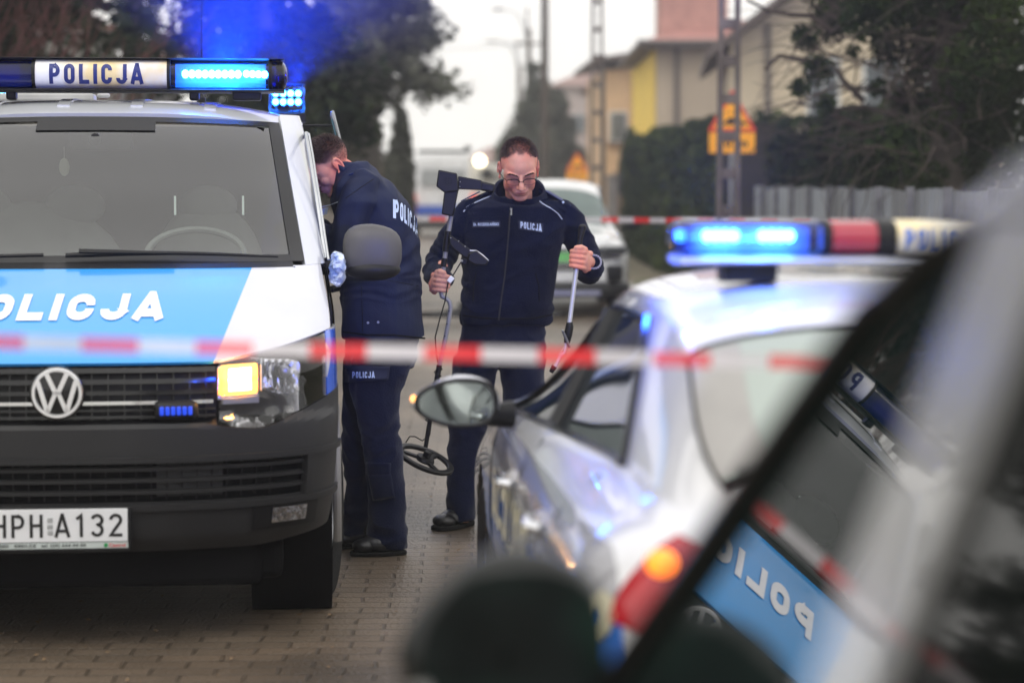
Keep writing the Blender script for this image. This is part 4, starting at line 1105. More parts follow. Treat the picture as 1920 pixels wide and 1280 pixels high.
# ---------- officer leaning into the van ----------
Y1 = 9.66
def build_officer1():
    V = lambda x, y, d=0: P(x, y, Y1+d)
    # face looks left and down into the van
    hp = V(619, 314, -.02); HM = Matrix.Translation(hp) @ (Euler((0, 0, R(-72))).to_matrix() @ Euler((R(38), 0, 0)).to_matrix()).to_4x4() @ Matrix.Scale(1.0, 4)
    body = MB(); head_shapes(body, HM)
    limb(body, [(HM @ Vector((0, .03, -.05)), .060), (V(655, 345), .066), (V(680, 375), .08)])
    rings(body, [(640, 705, 360, .12, 0), (632, 735, 390, .17, 0), (650, 760, 450, .15, 0), (665, 765, 550, .13, 0), (665, 768, 650, .14, 0), (665, 765, 690, .13, 0)], Y1, 436)
    limb(body, [(V(672, 372, -.17), .05), (V(645, 455, -.20), .042), (V(598, 440, -.10), .032), (V(572, 432, -.06), .035)])
    limb(body, [(V(668, 372, .17), .05), (V(640, 450, .16), .042), (V(590, 430, .10), .032), (V(570, 420, .1), .035)])
    limb(body, [(V(705, 690, -.07), .07), (V(720, 840, -.08), .045), (V(728, 1015, -.05), .036)])
    limb(body, [(V(700, 690, .09), .07), (V(681, 840, .1), .045), (V(668, 1000, .14), .036)])
    me = solidify(body, .0034, 4, "person"); paint_tone(me, HM, SPOTS, hair1, (.14, .12, .12))
    man = finish(me, "person", MATS["skin_pink"])
    tag(man, "officer in long navy jacket bending with his head in the van's side window", "person", "police officers by the van")
    j = MB()
    rings(j, [(640, 694, 306, .085, 0), (628, 712, 326, .15, 0), (622, 738, 350, .20, 0), (624, 762, 378, .225, 0), (630, 779, 410, .23, 0), (636, 786, 450, .225, 0), (641, 788, 520, .205, 0), (640, 791, 570, .20, 0), (640, 796, 610, .205, 0), (643, 798, 632, .20, 0)], Y1, 436, 2.3)
    limb(j, [(V(680, 352, -.14), .075), (V(672, 380, -.19), .082), (V(646, 456, -.21), .070), (V(625, 462, -.18), .066), (V(596, 440, -.10), .055)])
    limb(j, [(V(672, 360, .15), .08), (V(640, 450, .16), .068), (V(592, 430, .10), .055)])
    jm = solidify(j, .0065, 6, "parka")
    def jf(p):
        a = folds(p, (4, 4, 6), .011, (16, 16, 20), .0025, 21)
        if p.z > 1.2: a += .003*math.sin((p.z*.8-p.x*1.0)*55+8*noise.noise(p*4))
        if 1.1 < p.z < 1.2: a += .002*math.sin(p.z*150+6*noise.noise(p*6))
        return a
    crease(jm, jf); jo = finish(jm, "parka", M_shell, man); bv = bvh_of(jm); YD = Y1
    c = MB()
    def col(u, v):
        a = 2*math.pi*u; ce = V(662, 338, 0).lerp(V(640, 316, 0), v); back = (math.cos(a)+1)/2
        ax = Vector((.62, 0, .78)); ex = Vector((.78, 0, -.62)).normalized(); r = .108-.018*v+.005*math.sin(4*a)
        return ce+ex*math.cos(a)*r*1.05+Vector((0, 1, 0))*math.sin(a)*r*1.05+Vector((-.3, 0, .95))*v*(.05*back-.015*(1-back))
    c.grid(col, 44, 8, .014); c.build("collar", M_shell, jo, weld=True)
    # back lettering
    vs, fs = strokes2d("POLICJA", 1, 1, .21, .58, .2); pts = []
    for x, y in vs:
        u = x+.5; uu = u**.85; px = 737+46.5*min(uu, 1)**.8; py = 391+ (18*uu+20*uu*uu)-y*(35-4*u); pts.append(hit(bv, px, py, .004, YD))
    d = MB(); d.add(pts, fs); d.build("back_lettering", M_btxt, jo, smooth=False)
    def seam(pts, r=.0018, m=M_rub, nm="seam", off=0.): d = MB(); d.tube(tubeh(bv, pts, 0, off, YD), r, 6); return d.build(nm, m, jo)
    seam([(638, 524), (680, 526), (720, 524), (784, 536)]); seam([(648, 372), (676, 352), (700, 336)]); seam([(678, 536), (679, 580), (680, 622)])
    seam([(644, 622), (690, 628), (740, 628), (796, 634)], .004)
    seam([(603, 388), (620, 384), (633, 379)], .0025, MATS["reflective_piping"], "piping", .002)
    q0 = hit(bv, 636, 333, .004, YD); q1 = hit(bv, 662, 323, .004, YD); dd = q1-q0; d = MB(); d.box((q0+q1)/2+Vector((.012, .012, -.004)), (dd.length*.9, .05, .006), dd.to_track_quat('X', 'Z').to_matrix()); d.build("epaulette", M_epa, jo, bevel=.004)
    for a in ((690, 605), (709, 604)):
        q = hit(bv, *a, .004, YD); d = MB(); d.lathe([(0, -.003), (.005, -.003), (.0055, 0)], q, 'y', 12); d.build("snap_button", M_alu, jo)
    d = MB(); drape(d, bv, ((604, 392), (616, 388), (613, 402), (602, 404)), 4, 4, 0, .004, YD); d.build("arm_badge", M_btxt, jo)
    t = MB()
    rings(t, [(648, 783, 625, .17, 0), (646, 784, 655, .17, 0), (645, 775, 690, .16, 0)], Y1, 436, 2.2)
    rings(t, [(655, 778, 670, .10, -.08), (655, 764, 702, .10, -.08), (660, 749, 735, .095, -.08), (672, 748, 790, .088, -.08), (684, 755, 850, .083, -.08), (690, 758, 910, .080, -.07), (692, 761, 970, .080, -.06), (690, 764, 1015, .080, -.05), (693, 763, 1027, .074, -.05)], Y1, 436, 2.1)
    rings(t, [(645, 745, 670, .10, .09), (644, 735, 735, .095, .09), (642, 722, 800, .088, .1), (640, 712, 855, .083, .1), (650, 705, 905, .078, .12), (645, 700, 960, .078, .13), (636, 694, 1000, .075, .14)], Y1, 436, 2.1)
    tm = solidify(t, .0065, 6, "trousers")
    def tf(p): return folds(p, (9, 9, 11), .011, (22, 22, 26), .0025, 40)+.0025*math.sin(p.z*50-p.x*45+8*noise.noise(p*4))*(1 if p.z < .3 or .5 < p.z < .75 else .4)
    crease(tm, tf); to = finish(tm, "trousers", M_cloth, man); bt = bvh_of(tm)
    d = MB(); drape(d, bt, ((648, 685), (731, 687), (728, 712), (646, 717)), 16, 6, 0, .008, Y1); fl = d.build("pocket_flap", M_badge, to)
    sm = fl.modifiers.new("t", 'SOLIDIFY'); sm.thickness = .004
    vs, fs = strokes2d("POLICJA", 1, 1, .21, .58, .2); d = MB(); d.add([hit(bt, 681.5+x*42, 702.5-y*12, .0175, Y1) for x, y in vs], fs); d.build("flap_print", M_btxt, fl, smooth=False)
    for quad in (((687, 866), (733, 868), (733, 888), (688, 890)), ((690, 890), (733, 888), (741, 932), (700, 938))):
        d = MB(); drape(d, bt, quad, 8, 8, 0, .006, Y1); o_ = d.build("cargo_pocket", M_cloth, to); sm = o_.modifiers.new("t", 'SOLIDIFY'); sm.thickness = .004
    for heel, toe in ((P(760, 1036, Y1-.07), P(660, 1036, Y1-.07-.03)), (P(715, 1020, Y1+.14), P(625, 1018, Y1+.12))):
        heel.z = 0; toe.z = 0; sh = MB(); shoe(sh, heel, toe, .08, .05); sm_ = solidify(sh, .005, 3, "shoe"); bo = finish(sm_, "shoe", M_boot, man)
        sole(heel-(toe-heel)*.03, toe+(toe-heel)*.04, .050, .020).build("shoe_sole", mat("boot_sole", (.012,)*3), bo, bevel=.006)
    def line(d):
        if d.y < 0:
            th = .50-.75*min(1, abs(d.x))**2; return 1 if d.z > th else 0
        return 1 if d.z > -.25 else (.5 if d.z > -.5 else 0)
    hair_cap(HM, man, mat("hair_dark", (.085, .055, .042), .6, noise=(60, .4)), lambda d: hair1(d)*1.1, 8000, .026, 5, .08, 9)
    br = MB()
    for s in (-1, 1):
        br.tube([HM @ Vector((s*(.014+.032*k/6), -.095+.015*(k/6)**2, .026+.005*math.sin(k/2.5))) for k in range(7)], [.002, .003, .003, .003, .003, .002, .001], 6)
    br.build("eyebrows", MATS["brow_brown"], man)
    return man
officer1 = build_officer1()

# ---------- metal detector ----------
md = thing("metal_detector", "black and grey metal detector with round coil held upright in the officer's fist", "metal detector", P(797, 862, 9.95))
D = lambda x, y, d=0.: P(x, y, 9.98+d)
def mdb(mb, name, m, parent=md, **k): return mb.build(name, m, parent if parent else None, world=True, **k) if parent is md else mb.build(name, m, parent, world=False, **k)
def mdc(mb, name, m, par, **k):
    o = mb.build(name, m, par, **k); o.matrix_parent_inverse = Matrix.Translation(-md.location); return o
M_grey_t = mat("shaft_grey", (.26, .26, .27), .45, .15, noise=(20, .1))
f = MB(); f.tube([D(850, 372), D(845, 410), D(838, 455), D(832, 500), D(826, 545), D(829, 556), D(838, 560), D(843, 566), D(845, 576), D(840, 610), D(832, 650), D(822, 692)], .0105, 14); mdb(f, "upper_shaft", M_grey_t)
f = MB(); f.tube([D(840, 433), D(835, 472)], .0145, 14); f.tube([D(834, 484), D(831, 500)], .0135, 14); mdb(f, "shaft_collar", M_blk)
f = MB(); f.tube([D(824, 684), D(810, 765), D(798, 838)], [.0125, .0115, .010], 12); low = mdb(f, "lower_rod", M_blk)
f = MB()
pts = []
for k in range(300):
    t = k/299; c = D(823-20*t, 692+100*t); a = t*2*math.pi*9; wob = .014+.006*noise.noise(Vector((t*9, 0, 0)))
    pts.append(c+Vector((math.cos(a)*wob, math.sin(a)*wob, .012*noise.noise(Vector((t*14, 3, 0))))))
pts = [D(864, 492, -.02), D(852, 512, -.03), D(840, 530, -.02), D(834, 566, -.01), D(824, 600), D(816, 632), D(818, 662), D(822, 685)]+pts+[D(806, 815), D(792, 826), D(778, 818), D(768, 818), D(761, 829, .02)]
f.tube(pts, .0030, 6); mdb(f, "cable", M_blk)
# coil: open ring plate with spokes
cc = D(797, 861); ex = (D(848, 889, -.05)-D(751, 833, .05)).normalized(); nz = Vector((.53, -.27, .80)); ez = (nz-ex*nz.dot(ex)).normalized(); ey = ez.cross(ex)
CM = Matrix(((ex.x, ey.x, ez.x, cc.x), (ex.y, ey.y, ez.y, cc.y), (ex.z, ey.z, ez.z, cc.z), (0, 0, 0, 1)))
f = MB(); ring = [(.108, -.006), (.108, .006), (.112, .010), (.132, .010), (.137, .006), (.137, -.006), (.132, -.009), (.112, -.009), (.108, -.006)]
f.lathe(ring, (0, 0, 0), 'z', 56)
for a in (90, 210, 330):
    f.box((math.cos(R(a))*.062, math.sin(R(a))*.062, 0), (.11, .022, .012), (0, 0, R(a)))
f.lathe([(0, -.008), (.04, -.008), (.045, 0), (.04, .012), (0, .014)], (0, 0, 0), 'z', 24)
f.xf(CM); mdb(f, "search_coil", M_blk)
f = MB(); f.box(cc+ez*.02, (.03, .03, .04), CM.to_3x3()); mdb(f, "coil_hinge", M_blk, bevel=.004)
def slab(quad, y0, y1, name, m, bevel=.005, par=None):
    f = MB(); a = [P(x, y, y0) for x, y in quad]; b = [P(x, y, y1) for x, y in quad]; n = len(quad)
    f.add(a+b, [tuple(range(n)), tuple(reversed(range(n, 2*n)))]+[(i, i+n, (i+1) % n+n, (i+1) % n) for i in range(n)])
    o = f.build(name, m, None, bevel=bevel)
    p = par or md; o.parent = p
    o.matrix_parent_inverse = Matrix.Translation(-md.location) if p is md or True else Matrix()
    if p is not md: o.matrix_parent_inverse = Matrix()
    return o
bx = slab([(822, 318), (857, 325), (861, 358), (834, 362), (818, 350)], 9.93, 10.03, "battery_box", M_blk, .006)
slab([(833, 358), (860, 356), (850, 406), (828, 402)], 9.94, 10.02, "handle_grip", M_blk, .006)
f = MB()
for a in range(5):
    for b in range(5):
        if (a-2)**2+(b-2)**2 < 6: q = P(840+a*3.0-6, 339+b*3.4-6, 9.9285); f.ball(q, .0022, 6)
f.build("speaker_grille", M_grey, bx)
slab([(859, 330), (903, 338), (904, 357), (859, 355)], 9.98, 10.05, "arm_rest_bracket", M_blk, .004)
slab([(900, 339), (929, 346), (926, 362), (900, 357)], 10.0, 10.12, "arm_cup", M_blk, .008)
f = MB()
for q in ((862, 350), (863, 341), (845, 446), (860, 452), (872, 462)): f.ball(P(q[0], q[1], 9.975 if q[1] < 400 else 9.95), .0028, 8)
mdb(f, "screws", M_alu)
slab([(842, 440), (852, 446), (880, 466), (893, 476), (884, 486), (870, 482), (852, 468), (843, 458)], 9.95, 9.99, "control_arm", M_blk, .005)
cbx = slab([(880, 474), (893, 469), (917, 489), (912, 498), (890, 497), (876, 488)], 9.90, 10.0, "control_box", M_blk, .006)
f = MB(); f.tube([P(881, 469.5, 9.91), P(893, 470, 9.91), (P(905, 478, 9.91)), P(916, 488.5, 9.91)], .0025, 6); f.build("screen_rim", M_wht, cbx)
slab([(864, 484), (876, 486), (874, 496), (866, 496)], 9.94, 9.98, "mount_bracket", M_blk, .003)
f = MB(); f.ball(P(866, 489, 9.935), .006, 10); mdb(f, "bracket_bolt", M_alu)
f = MB(); f.box(P(845, 524, 9.95), (.022, .012, .03), (0, .7, 0)); mdb(f, "cable_tag", M_wht, bevel=.003)
f = MB()
for x, y in ((842, 583), (838, 607), (834, 630)): f.ball(P(x, y, 9.968), .0032, 8)
mdb(f, "height_holes", M_blk)
# ---------- silver rod ----------
rod = thing("folding_rod", "silver rod with black grip and red ring in the officer's other fist", "rod", P(1067, 640, 10.02))
E = lambda x, y, d=0.: P(x, y, 10.02+d)
def rb_(mb, name, m, **k): return mb.build(name, m, rod, world=True, **k)
f = MB(); f.tube([E(1086, 466), E(1076, 540), E(1067.5, 607)], .0105, 16); rb_(f, "shaft", mat("polished_alu", (.62, .63, .65), .35, .4, noise=(5, .03)))
f = MB(); f.tube([E(1092, 423), E(1092, 428), E(1088, 445), E(1086.5, 458), E(1086, 466)], [.015, .017, .012, .0125, .013], 16); f.ball(E(1092, 426), (.018, .018, .014), 14); rb_(f, "grip", M_blk)
f = MB(); f.tube([E(1086.5, 462), E(1086, 467)], .0138, 14); rb_(f, "grip_ring", mat("ring_red", (.8, .05, .015), .4))
f = MB(); f.tube([E(1068, 604), E(1068, 612), E(1065, 628), E(1063, 643)], [.0135, .018, .019, .013], 16); rb_(f, "joint", M_blk)
f = MB(); f.tube([E(1055, 620, -.02), E(1061, 634, -.02), E(1068, 652, -.02)], [.006, .007, .006], 8); rb_(f, "lever", mat("lever_grey", (.1, .1, .11), .4))
f = MB(); f.ball(E(1055, 620, -.025), .0062, 10); rb_(f, "lever_pin", M_alu)
f = MB(); f.tube([E(1062, 640), E(1059, 660), E(1050, 668), E(1040, 690)], [.008, .008, .010, .010], 12); f.tube([E(1057, 652), E(1046, 668), E(1040, 690)], .003, 6); rb_(f, "lower_section", mat("polished_alu", (.75,)*3))
f = MB(); f.tube([E(1040, 686), E(1033, 698)], [.014, .010], 12); rb_(f, "tip", M_blk)
# ================= cars by loft =================
class Body:
    """car body surface: y from the rear (0) to the nose (L); u=0 roof centre .. 1 sill"""
    def __init__(s, L, ztop, ze, zb, wr, wb, wm, hmid=.6, sill=.2, rnd=.5, p=6):
        s.L = L; s.zt = ztop; s.ze = ze; s.zb = zb; s.wr = wr; s.wb = wb; s.wm = wm; s.hm = hmid; s.sill = sill; s.rnd = rnd; s.p = p
    def v(s, t, y): return spl(y, t) if isinstance(t, (list, tuple)) else t
    def at(s, sx, y, u, off=0.):
        q = s._at(sx, y, u)
        if off:
            e = .01; a = s._at(sx, min(y+e, s.L), u)-s._at(sx, max(y-e, 0), u); b = s._at(sx, y, min(u+e, 1))-s._at(sx, y, max(u-e, 0)); n = a.cross(b)
            if n.length > 1e-9:
                n.normalize()
                c = Vector((0, y, s.v(s.zt, y)*.6))
                if n.dot(q-c) < 0: n = -n
                q = q+n*off
        return q
    def _at(s, sx, y, u):
        zt = s.v(s.zt, y); ze = min(s.v(s.ze, y), zt-.01); zb = min(s.v(s.zb, y), ze); wr = s.v(s.wr, y); wb = s.v(s.wb, y); wm = s.wm
        if u <= .45:
            th = u/.45*math.pi/2; x = wr*math.sin(th)**.9; z = ze+(zt-ze)*math.cos(th)**.9 if th < math.pi/2-1e-6 else ze
        elif u <= .65:
            t = (u-.45)/.20; x = wr+(wb-wr)*t; z = ze+(zb-ze)*t
        else:
            t = (u-.65)/.35; z = zb+(s.sill-zb)*t
            x = spl(t, [(0, wb), (.08, wb+(wm-wb)*.55), (.22, wb+(wm-wb)*.95), (.35, wm), (.55, wm-.003), (.62, wm-.012), (.85, wm-.015), (1, wm-.06)])
        e0 = y; e1 = s.L-y; k = 1
        for e in (e0, e1):
            if e < s.rnd: k *= (1-(1-e/s.rnd)**2.4*(.38 if e is e0 else .28))
        return Vector((sx*x*k, y, z))
    def part(s, mb, y0, y1, u0, u1, ny=20, nu=12, off=0., th=.012, sides=(-1, 1), keep=None, m=0):
        for sx in sides:
            mb.grid(lambda a, b: s.at(sx, (y0(b) if callable(y0) else y0)+((y1(b) if callable(y1) else y1)-(y0(b) if callable(y0) else y0))*a, u0+(u1-u0)*b, off), ny, nu, th, m,
                    keep=(lambda a, b, sx=sx: keep(s._at(sx, y0+(y1-y0)*a, u0+(u1-u0)*b))) if keep else None)
        return mb
    def cap(s, mb, y, yo, n=30, rows=8, m=0):
        """rounded end between the lofted edge and a bulged face"""
        pts = [s._at(1, y, .0+k/n) for k in range(n+1)]; zc = (pts[0].z+s.sill)/2
        def fn(a, b):
            k = min(int(round(a*2*n)), 2*n); q = s._at(1 if k >= n else -1, y, (k-n)/n if k >= n else (n-k)/n)
            t = b; return Vector((q.x*(1-t), y+yo*math.sin(t*math.pi/2)**.6, zc+(q.z-zc)*(1-t)))
        mb.grid(fn, 2*n, rows, 0, m); return mb
def wheels(par, ys, x, r, w, rimm=M_alu):
    for y in ys:
        for s in (-1, 1):
            f = MB(); hw = w/2; f.lathe([(r*.62, -hw*.8), (r*.88, -hw), (r*.97, -hw*.9), (r, -hw*.6), (r, hw*.6), (r*.97, hw*.9), (r*.88, hw), (r*.62, hw*.8)], (s*x, y, r), 'x', 32)
            wh = f.build("wheel", M_tyre, par)
            f = MB(); f.lathe([(0, s*hw*.75), (r*.15, s*hw*.75), (r*.2, s*hw*.5), (r*.6, s*hw*.45), (r*.64, s*hw*.8)], (s*x, y, r), 'x', 24)
            for k in range(5):
                a = 2*math.pi*k/5; f.box((s*(x+hw*.6), y+math.cos(a)*r*.35, r+math.sin(a)*r*.35), (.02, .05, r*.55), (math.pi/2-a, 0, 0))
            f.build("rim", rimm, wh)
def arch(ys, r, zc): return lambda p: all((p.y-y)**2+(p.z-zc)**2 > (r*1.17)**2 for y in ys) or abs(p.x) < .6

# ---------- police hatchback ----------
pc = thing("police_car", "white police hatchback with blue stripe, blue and red roof bar, seen from behind", "car", (1.02, 3.98, 0), R(3.9))
B = Body(4.28, [(0, .62), (.03, .86), (.06, .97), (.28, 1.075), (.66, 1.315), (.85, 1.365), (1.2, 1.395), (1.7, 1.40), (2.1, 1.37), (2.35, 1.30), (2.95, .985), (3.1, .955), (3.8, .86), (4.15, .72), (4.28, .58)],
         [(0, .5), (.06, .90), (.28, 1.00), (.66, 1.23), (.85, 1.285), (1.2, 1.315), (1.7, 1.31), (2.05, 1.265), (2.35, 1.17), (2.85, .955), (3.1, .92), (3.8, .80), (4.28, .5)],
         [(0, .5), (.06, .88), (.3, .965), (.9, .975), (2.8, .925), (3.2, .90), (3.8, .78), (4.28, .48)],
         [(0, .66), (.06, .65), (.3, .645), (.7, .62), (1.2, .62), (2.0, .61), (2.4, .63), (2.9, .70), (3.2, .74), (4.28, .74)],
         [(0, .68), (.3, .70), (1, .715), (2, .80), (2.8, .84), (3.3, .82), (4.28, .76)], .895, sill=.20, rnd=.55)
def pc_side(ma, x, y, z):
    lo = ma('GREATER_THAN', z, ma('ADD', ma('MULTIPLY', y, .0), .50)); hi = ma('LESS_THAN', z, ma('ADD', ma('MULTIPLY', y, -.035), .80))
    fr = ma('LESS_THAN', y, 3.4)
    return ma('MULTIPLY', ma('MULTIPLY', lo, hi), ma('MULTIPLY', fr, ma('GREATER_THAN', ma('ABSOLUTE', x), .80)))
def pc_grey(ma, x, y, z):
    hi = ma('LESS_THAN', z, .90); return ma('MULTIPLY', ma('MULTIPLY', hi, ma('GREATER_THAN', y, .25)), ma('MULTIPLY', ma('GREATER_THAN', ma('ABSOLUTE', x), .80), ma('GREATER_THAN', z, .80)))
M_pp = mask_paint("patrol_paint", (.70, .71, .735), [((.30, .30, .32), pc_grey), ((.03, .16, .60), pc_side)], rough=.18, coat=.8)
def notwin(p):
    # holes for the side windows
    if abs(p.x) > .56 and p.z > .985 and p.z < 1.272 and .98 < p.y < 2.62: return (p.y-.98)/.35 < 99 and (2.72-p.y)*.62 < (p.z-.93)*99 and False or (p.z > 1.30)
    return True
f = MB(); B.part(f, 0, 4.28, 0, 1, 110, 56, 0, .0, keep=lambda p: arch((.72, 3.35), .31, .31)(p)); B.cap(f, 0, -.05); B.cap(f, 4.28, .06)
pcb = f.build("body", M_pp, pc, weld=True, ang=50)
# glass
M_cg = mat("car_glass", (.012, .018, .022), .03, spec=.9, noise=(2, .1))
M_rg = mat("rear_glass_painted_light", (.36, .41, .385), .05, spec=.6, noise=(2, .04))  # see-through brightness and reflection painted as a pale base colour
f = MB(); B.part(f, .30, .645, 0, .405, 14, 14, .004, 0); rg = f.build("rear_window", M_rg, pc, weld=True)
f = MB(); B.part(f, .30, .645, .395, .415, 14, 2, .006, 0); B.part(f, .283, .303, 0, .41, 2, 12, .006, 0); B.part(f, .64, .655, 0, .41, 2, 12, .006, 0); f.build("rear_window_seal", M_rub, rg, weld=True)
for sx in (-1, 1): f = MB(); B.part(f, .31, .63, .27, .40, 10, 6, .0055, 0, sides=(sx,)); f.build("window_shade", mat("shade_grey", (.33, .32, .31), .3), rg)
f = MB(); B.part(f, 2.40, 2.93, 0, .42, 14, 14, .004, 0); f.build("windscreen", M_cg, pc, weld=True)
f = MB(); B.part(f, .306, .318, 0, .34, 2, 10, .012, .01); f.build("rear_wiper_rail", mat("shade_grey2", (.2, .2, .2)), rg)
for sx in (-1, 1):
    f = MB(); B.part(f, lambda b: 1.16-.22*b, lambda b: 1.78, .462, .646, 12, 8, .004, 0, sides=(sx,)); w_ = f.build("side_window", M_cg, pc)
    f = MB(); B.part(f, lambda b: 1.84, lambda b: 2.20+.56*b, .462, .646, 12, 8, .004, 0, sides=(sx,)); f.build("side_window", M_cg, pc)
    f = MB(); pts = [B.at(sx, y, .465, .008) for y in (1.15, 1.4, 1.8, 2.2)]+[B.at(sx, 2.2+.58*k/6, .465+.175*k/6, .008) for k in range(1, 7)]
    f.tube(pts, .012, 6); f.tube([B.at(sx, .98+1.74*k/10, .645, .006) for k in range(11)], .009, 6); f.tube([B.at(sx, 1.81, .47+.17*k/4, .006) for k in range(5)], .028, 6)
    f.tube([B.at(sx, 1.15-.22*k/4, .462+.184*k/4, .008) for k in range(5)], .010, 6)
    f.build("window_frame", M_blkg, pc)
    # door shut lines and handles
    f = MB()
    for y in (1.02, 1.86, 2.82): f.tube([B.at(sx, y-.10*(k/8)*(1 if y < 1.2 else 0), .66+.31*k/8, .0005) for k in range(9)], .004, 6)
    comps(f, "door_gap", M_rub, pc)
    for y in (1.14, 1.98):
        f = MB(); c = B.at(sx, y, .715, 0); f.ball(c+Vector((sx*-.003, 0, 0)), (.02, .075, .028), 14); hd = f.build("door_handle_cup", mat("shade_grey", (.3,)*3), pc)
        f = MB(); f.tube([c+Vector((sx*.006, -.085, 0)), c+Vector((sx*.034, -.06, .003)), c+Vector((sx*.034, .06, .003)), c+Vector((sx*.006, .085, 0))], .014, 10, sq=(1, .8)); f.build("door_handle", M_chr, pc)
    # mirror
    mc = Vector((sx*1.02, 2.36, .985)); f = MB()
    f.ball(mc, (.125, .06, .078), 26, nv=18); q = []
    for v in f.v:
        d = Vector(v)-mc; ox = sx*d.x/.125; d.z *= 1-.35*max(0, ox)+.12*max(0, -ox); d.z = max(d.z, -.066); d.y = max(d.y, -.034); q.append(tuple(mc+d))
    f.v = q; mh = f.build("wing_mirror", mat("mirror_shell", (.55, .56, .6), .2, coat=.8), pc)
    f = MB(); n_ = 28; pts = []
    for k in range(n_):
        a = 2*math.pi*k/n_; ox = math.cos(a); x_ = .104*math.copysign(abs(ox)**.75, ox); z_ = .058*math.copysign(abs(math.sin(a))**.75, math.sin(a))*(1-.35*max(0, ox)+.10*max(0, -ox)); pts.append((sx*x_, z_))
    f.prism(pts, (0, .004, 0), mc+Vector((0, -.0375, .002)), (1, 0, 0), (0, 0, 1)); f.build("mirror_glass", mat("mirror_glass_grey", (.24, .27, .265), .04, 1., noise=(9, .25)), mh)
    f = MB(); pts2 = [mc+Vector((x_*1.08, -.036, z_*1.1+.002)) for x_, z_ in pts]; f.tube(pts2+[pts2[0]], .007, 6, caps=False); f.build("mirror_rim", M_blk, mh)
    f = MB(); f.tube([Vector((sx*.86, 2.42, .945)), Vector((sx*.92, 2.40, .945)), Vector((sx*.965, 2.38, .96))], [.04, .032, .036], 12); f.build("mirror_foot", M_blk, mh)
    if sx < 0:
        f = MB(); f.ball(mc+Vector((sx*.117, -.005, .012)), (.010, .016, .010), 10); f.build("indicator", emat("indicator_amber", (1, .45, .12), 3), mh)
    # tail lamp
    f = MB(); B.part(f, .012, .26, .662, .735, 10, 8, .006, .01, sides=(sx,)); tl = f.build("tail_lamp", mat("tail_red", (.40, .012, .02), .12, coat=.6), pc)
    f = MB(); f.ball((sx*.745, .085, .915), (.030, .030, .026), 14); f.build("tail_indicator", emat("amber_on", (1, .22, .02), 1.9) if sx < 0 else mat("amber_off", (.5, .15, .02), .3), tl)
    f = MB(); f.box((sx*.60, -.035, .84), (.22, .05, .14)); f.build("tail_lamp_inner", MATS["tail_red"], tl, bevel=.02)
wheels(pc, (.72, 3.35), .79, .315, .21)
for sx in (-1, 1):
    for y in (.72, 3.35):
        f = MB(); f.lathe([(.368, -.25), (.368, 0)], (sx*.86 if sx > 0 else -.61, y, .315), 'x', 20); f.build("arch_liner", M_rub, pc)
# unit number, side lettering
def on_side(y0, u0, dirn=-1, sx=-1, k=1.):
    return lambda x, y: B.at(sx, y0+x*(-1 if sx > 0 else 1)*1.0, u0-y/.55*.35/ .78*k*.78, .006)
f = MB(); letters(f, "935", .30, .10, on_side(.40, .745), .2, .55, .2); f.build("unit_number", mat("number_cream", (.62, .58, .42), .5), pcb, smooth=False)
f = MB(); letters(f, "POLICJA", 1.3, .11, on_side(2.0, .765), .2, .6, .2); f.build("side_lettering", MATS["number_cream"], pcb, smooth=False)
# bumper, number plate
f = MB(); f.box((0, -.06, .60), (.56, .02, .14)); f.build("number_plate", MATS["plate_white"], pc, bevel=.005)
f = MB(); f.tube([(-.78, .06, .46), (-.6, -.055, .45), (0, -.085, .45), (.6, -.055, .45), (.78, .06, .46)], .055, 12); f.build("bumper_skirt", M_grey, pc)
f = MB(); f.tube([(.0, .34, 1.36), (.0, .22, 1.52)], [.006, .003], 6); f.build("roof_aerial", M_blk, pc)
# light bar
LY, LZ = 1.08, 1.478
def pbar(x0, x1, ry=.10, rz=.040, dz=0.):
    f = MB(); n = 24; vs = []
    for x in (x0, x1):
        for j in range(n):
            a = 2*math.pi*j/n; c_, s_ = math.cos(a), math.sin(a); vs.append(Vector((x, LY+ry*math.copysign(abs(c_)**.75, c_), LZ+dz+rz*math.copysign(abs(s_)**.75, s_))))
    f.add(vs, [(j, (j+1) % n, n+(j+1) % n, n+j) for j in range(n)]+[tuple(range(n)), tuple(range(n, 2*n))]); return f
rbr = pbar(-.10, .10).build("light_bar", panel_m, pc)
f = pbar(-.585, .585, .11, .010, -.048); f.build("bar_rail", mat("rail_alu", (.6, .62, .66), .3, .5), rbr)
pbar(-.245, -.145).build("red_lens", mat("red_lens", (.35, .01, .03), .15, coat=.5), rbr); pbar(.145, .245).build("red_lens", MATS["red_lens"], rbr)
M_bl2 = glass("pale_blue_lens", (.35, .5, 1.0), 1.3, rough=.05)
f = pbar(-.57, -.27, .10, .042); f.ball((-.57, LY, LZ), (.03, .10, .042), 18); f.build("blue_lens", M_bl2, rbr)
f = pbar(.27, .57, .10, .042); f.ball((.57, LY, LZ), (.03, .10, .042), 18); f.build("blue_lens", M_bl2, rbr)
for x0, x1 in ((-.268, -.247), (-.143, -.102), (.102, .143), (.247, .268)): pbar(x0, x1, .102, .043).build("bar_divider", M_blk, rbr)
M_back = mat("lamp_backing", (.35, .42, .8), .3)
for sx in (-1, 1):
    f = MB(); f.box((sx*.42, LY+.0, LZ-.004), (.28, .012, .06)); f.build("lamp_board", M_back, rbr)
M_led2 = emat("led_cyan_far", (.20, .72, 1.0), 22)
for x in (-.485, -.36, .36, .485):
    f = MB()
    for k in range(4): f.ball((x+(k-1.5)*.020, LY-.03, LZ+.004), (.0115, .01, .0125), 10)
    f.build("led_module", M_led2, rbr)
f = MB(); f.ball((-.575, LY-.02, LZ+.005), (.012, .03, .014), 10); f.build("led_module", emat("led_dim", (.12, .5, 1.0), 4), rbr)
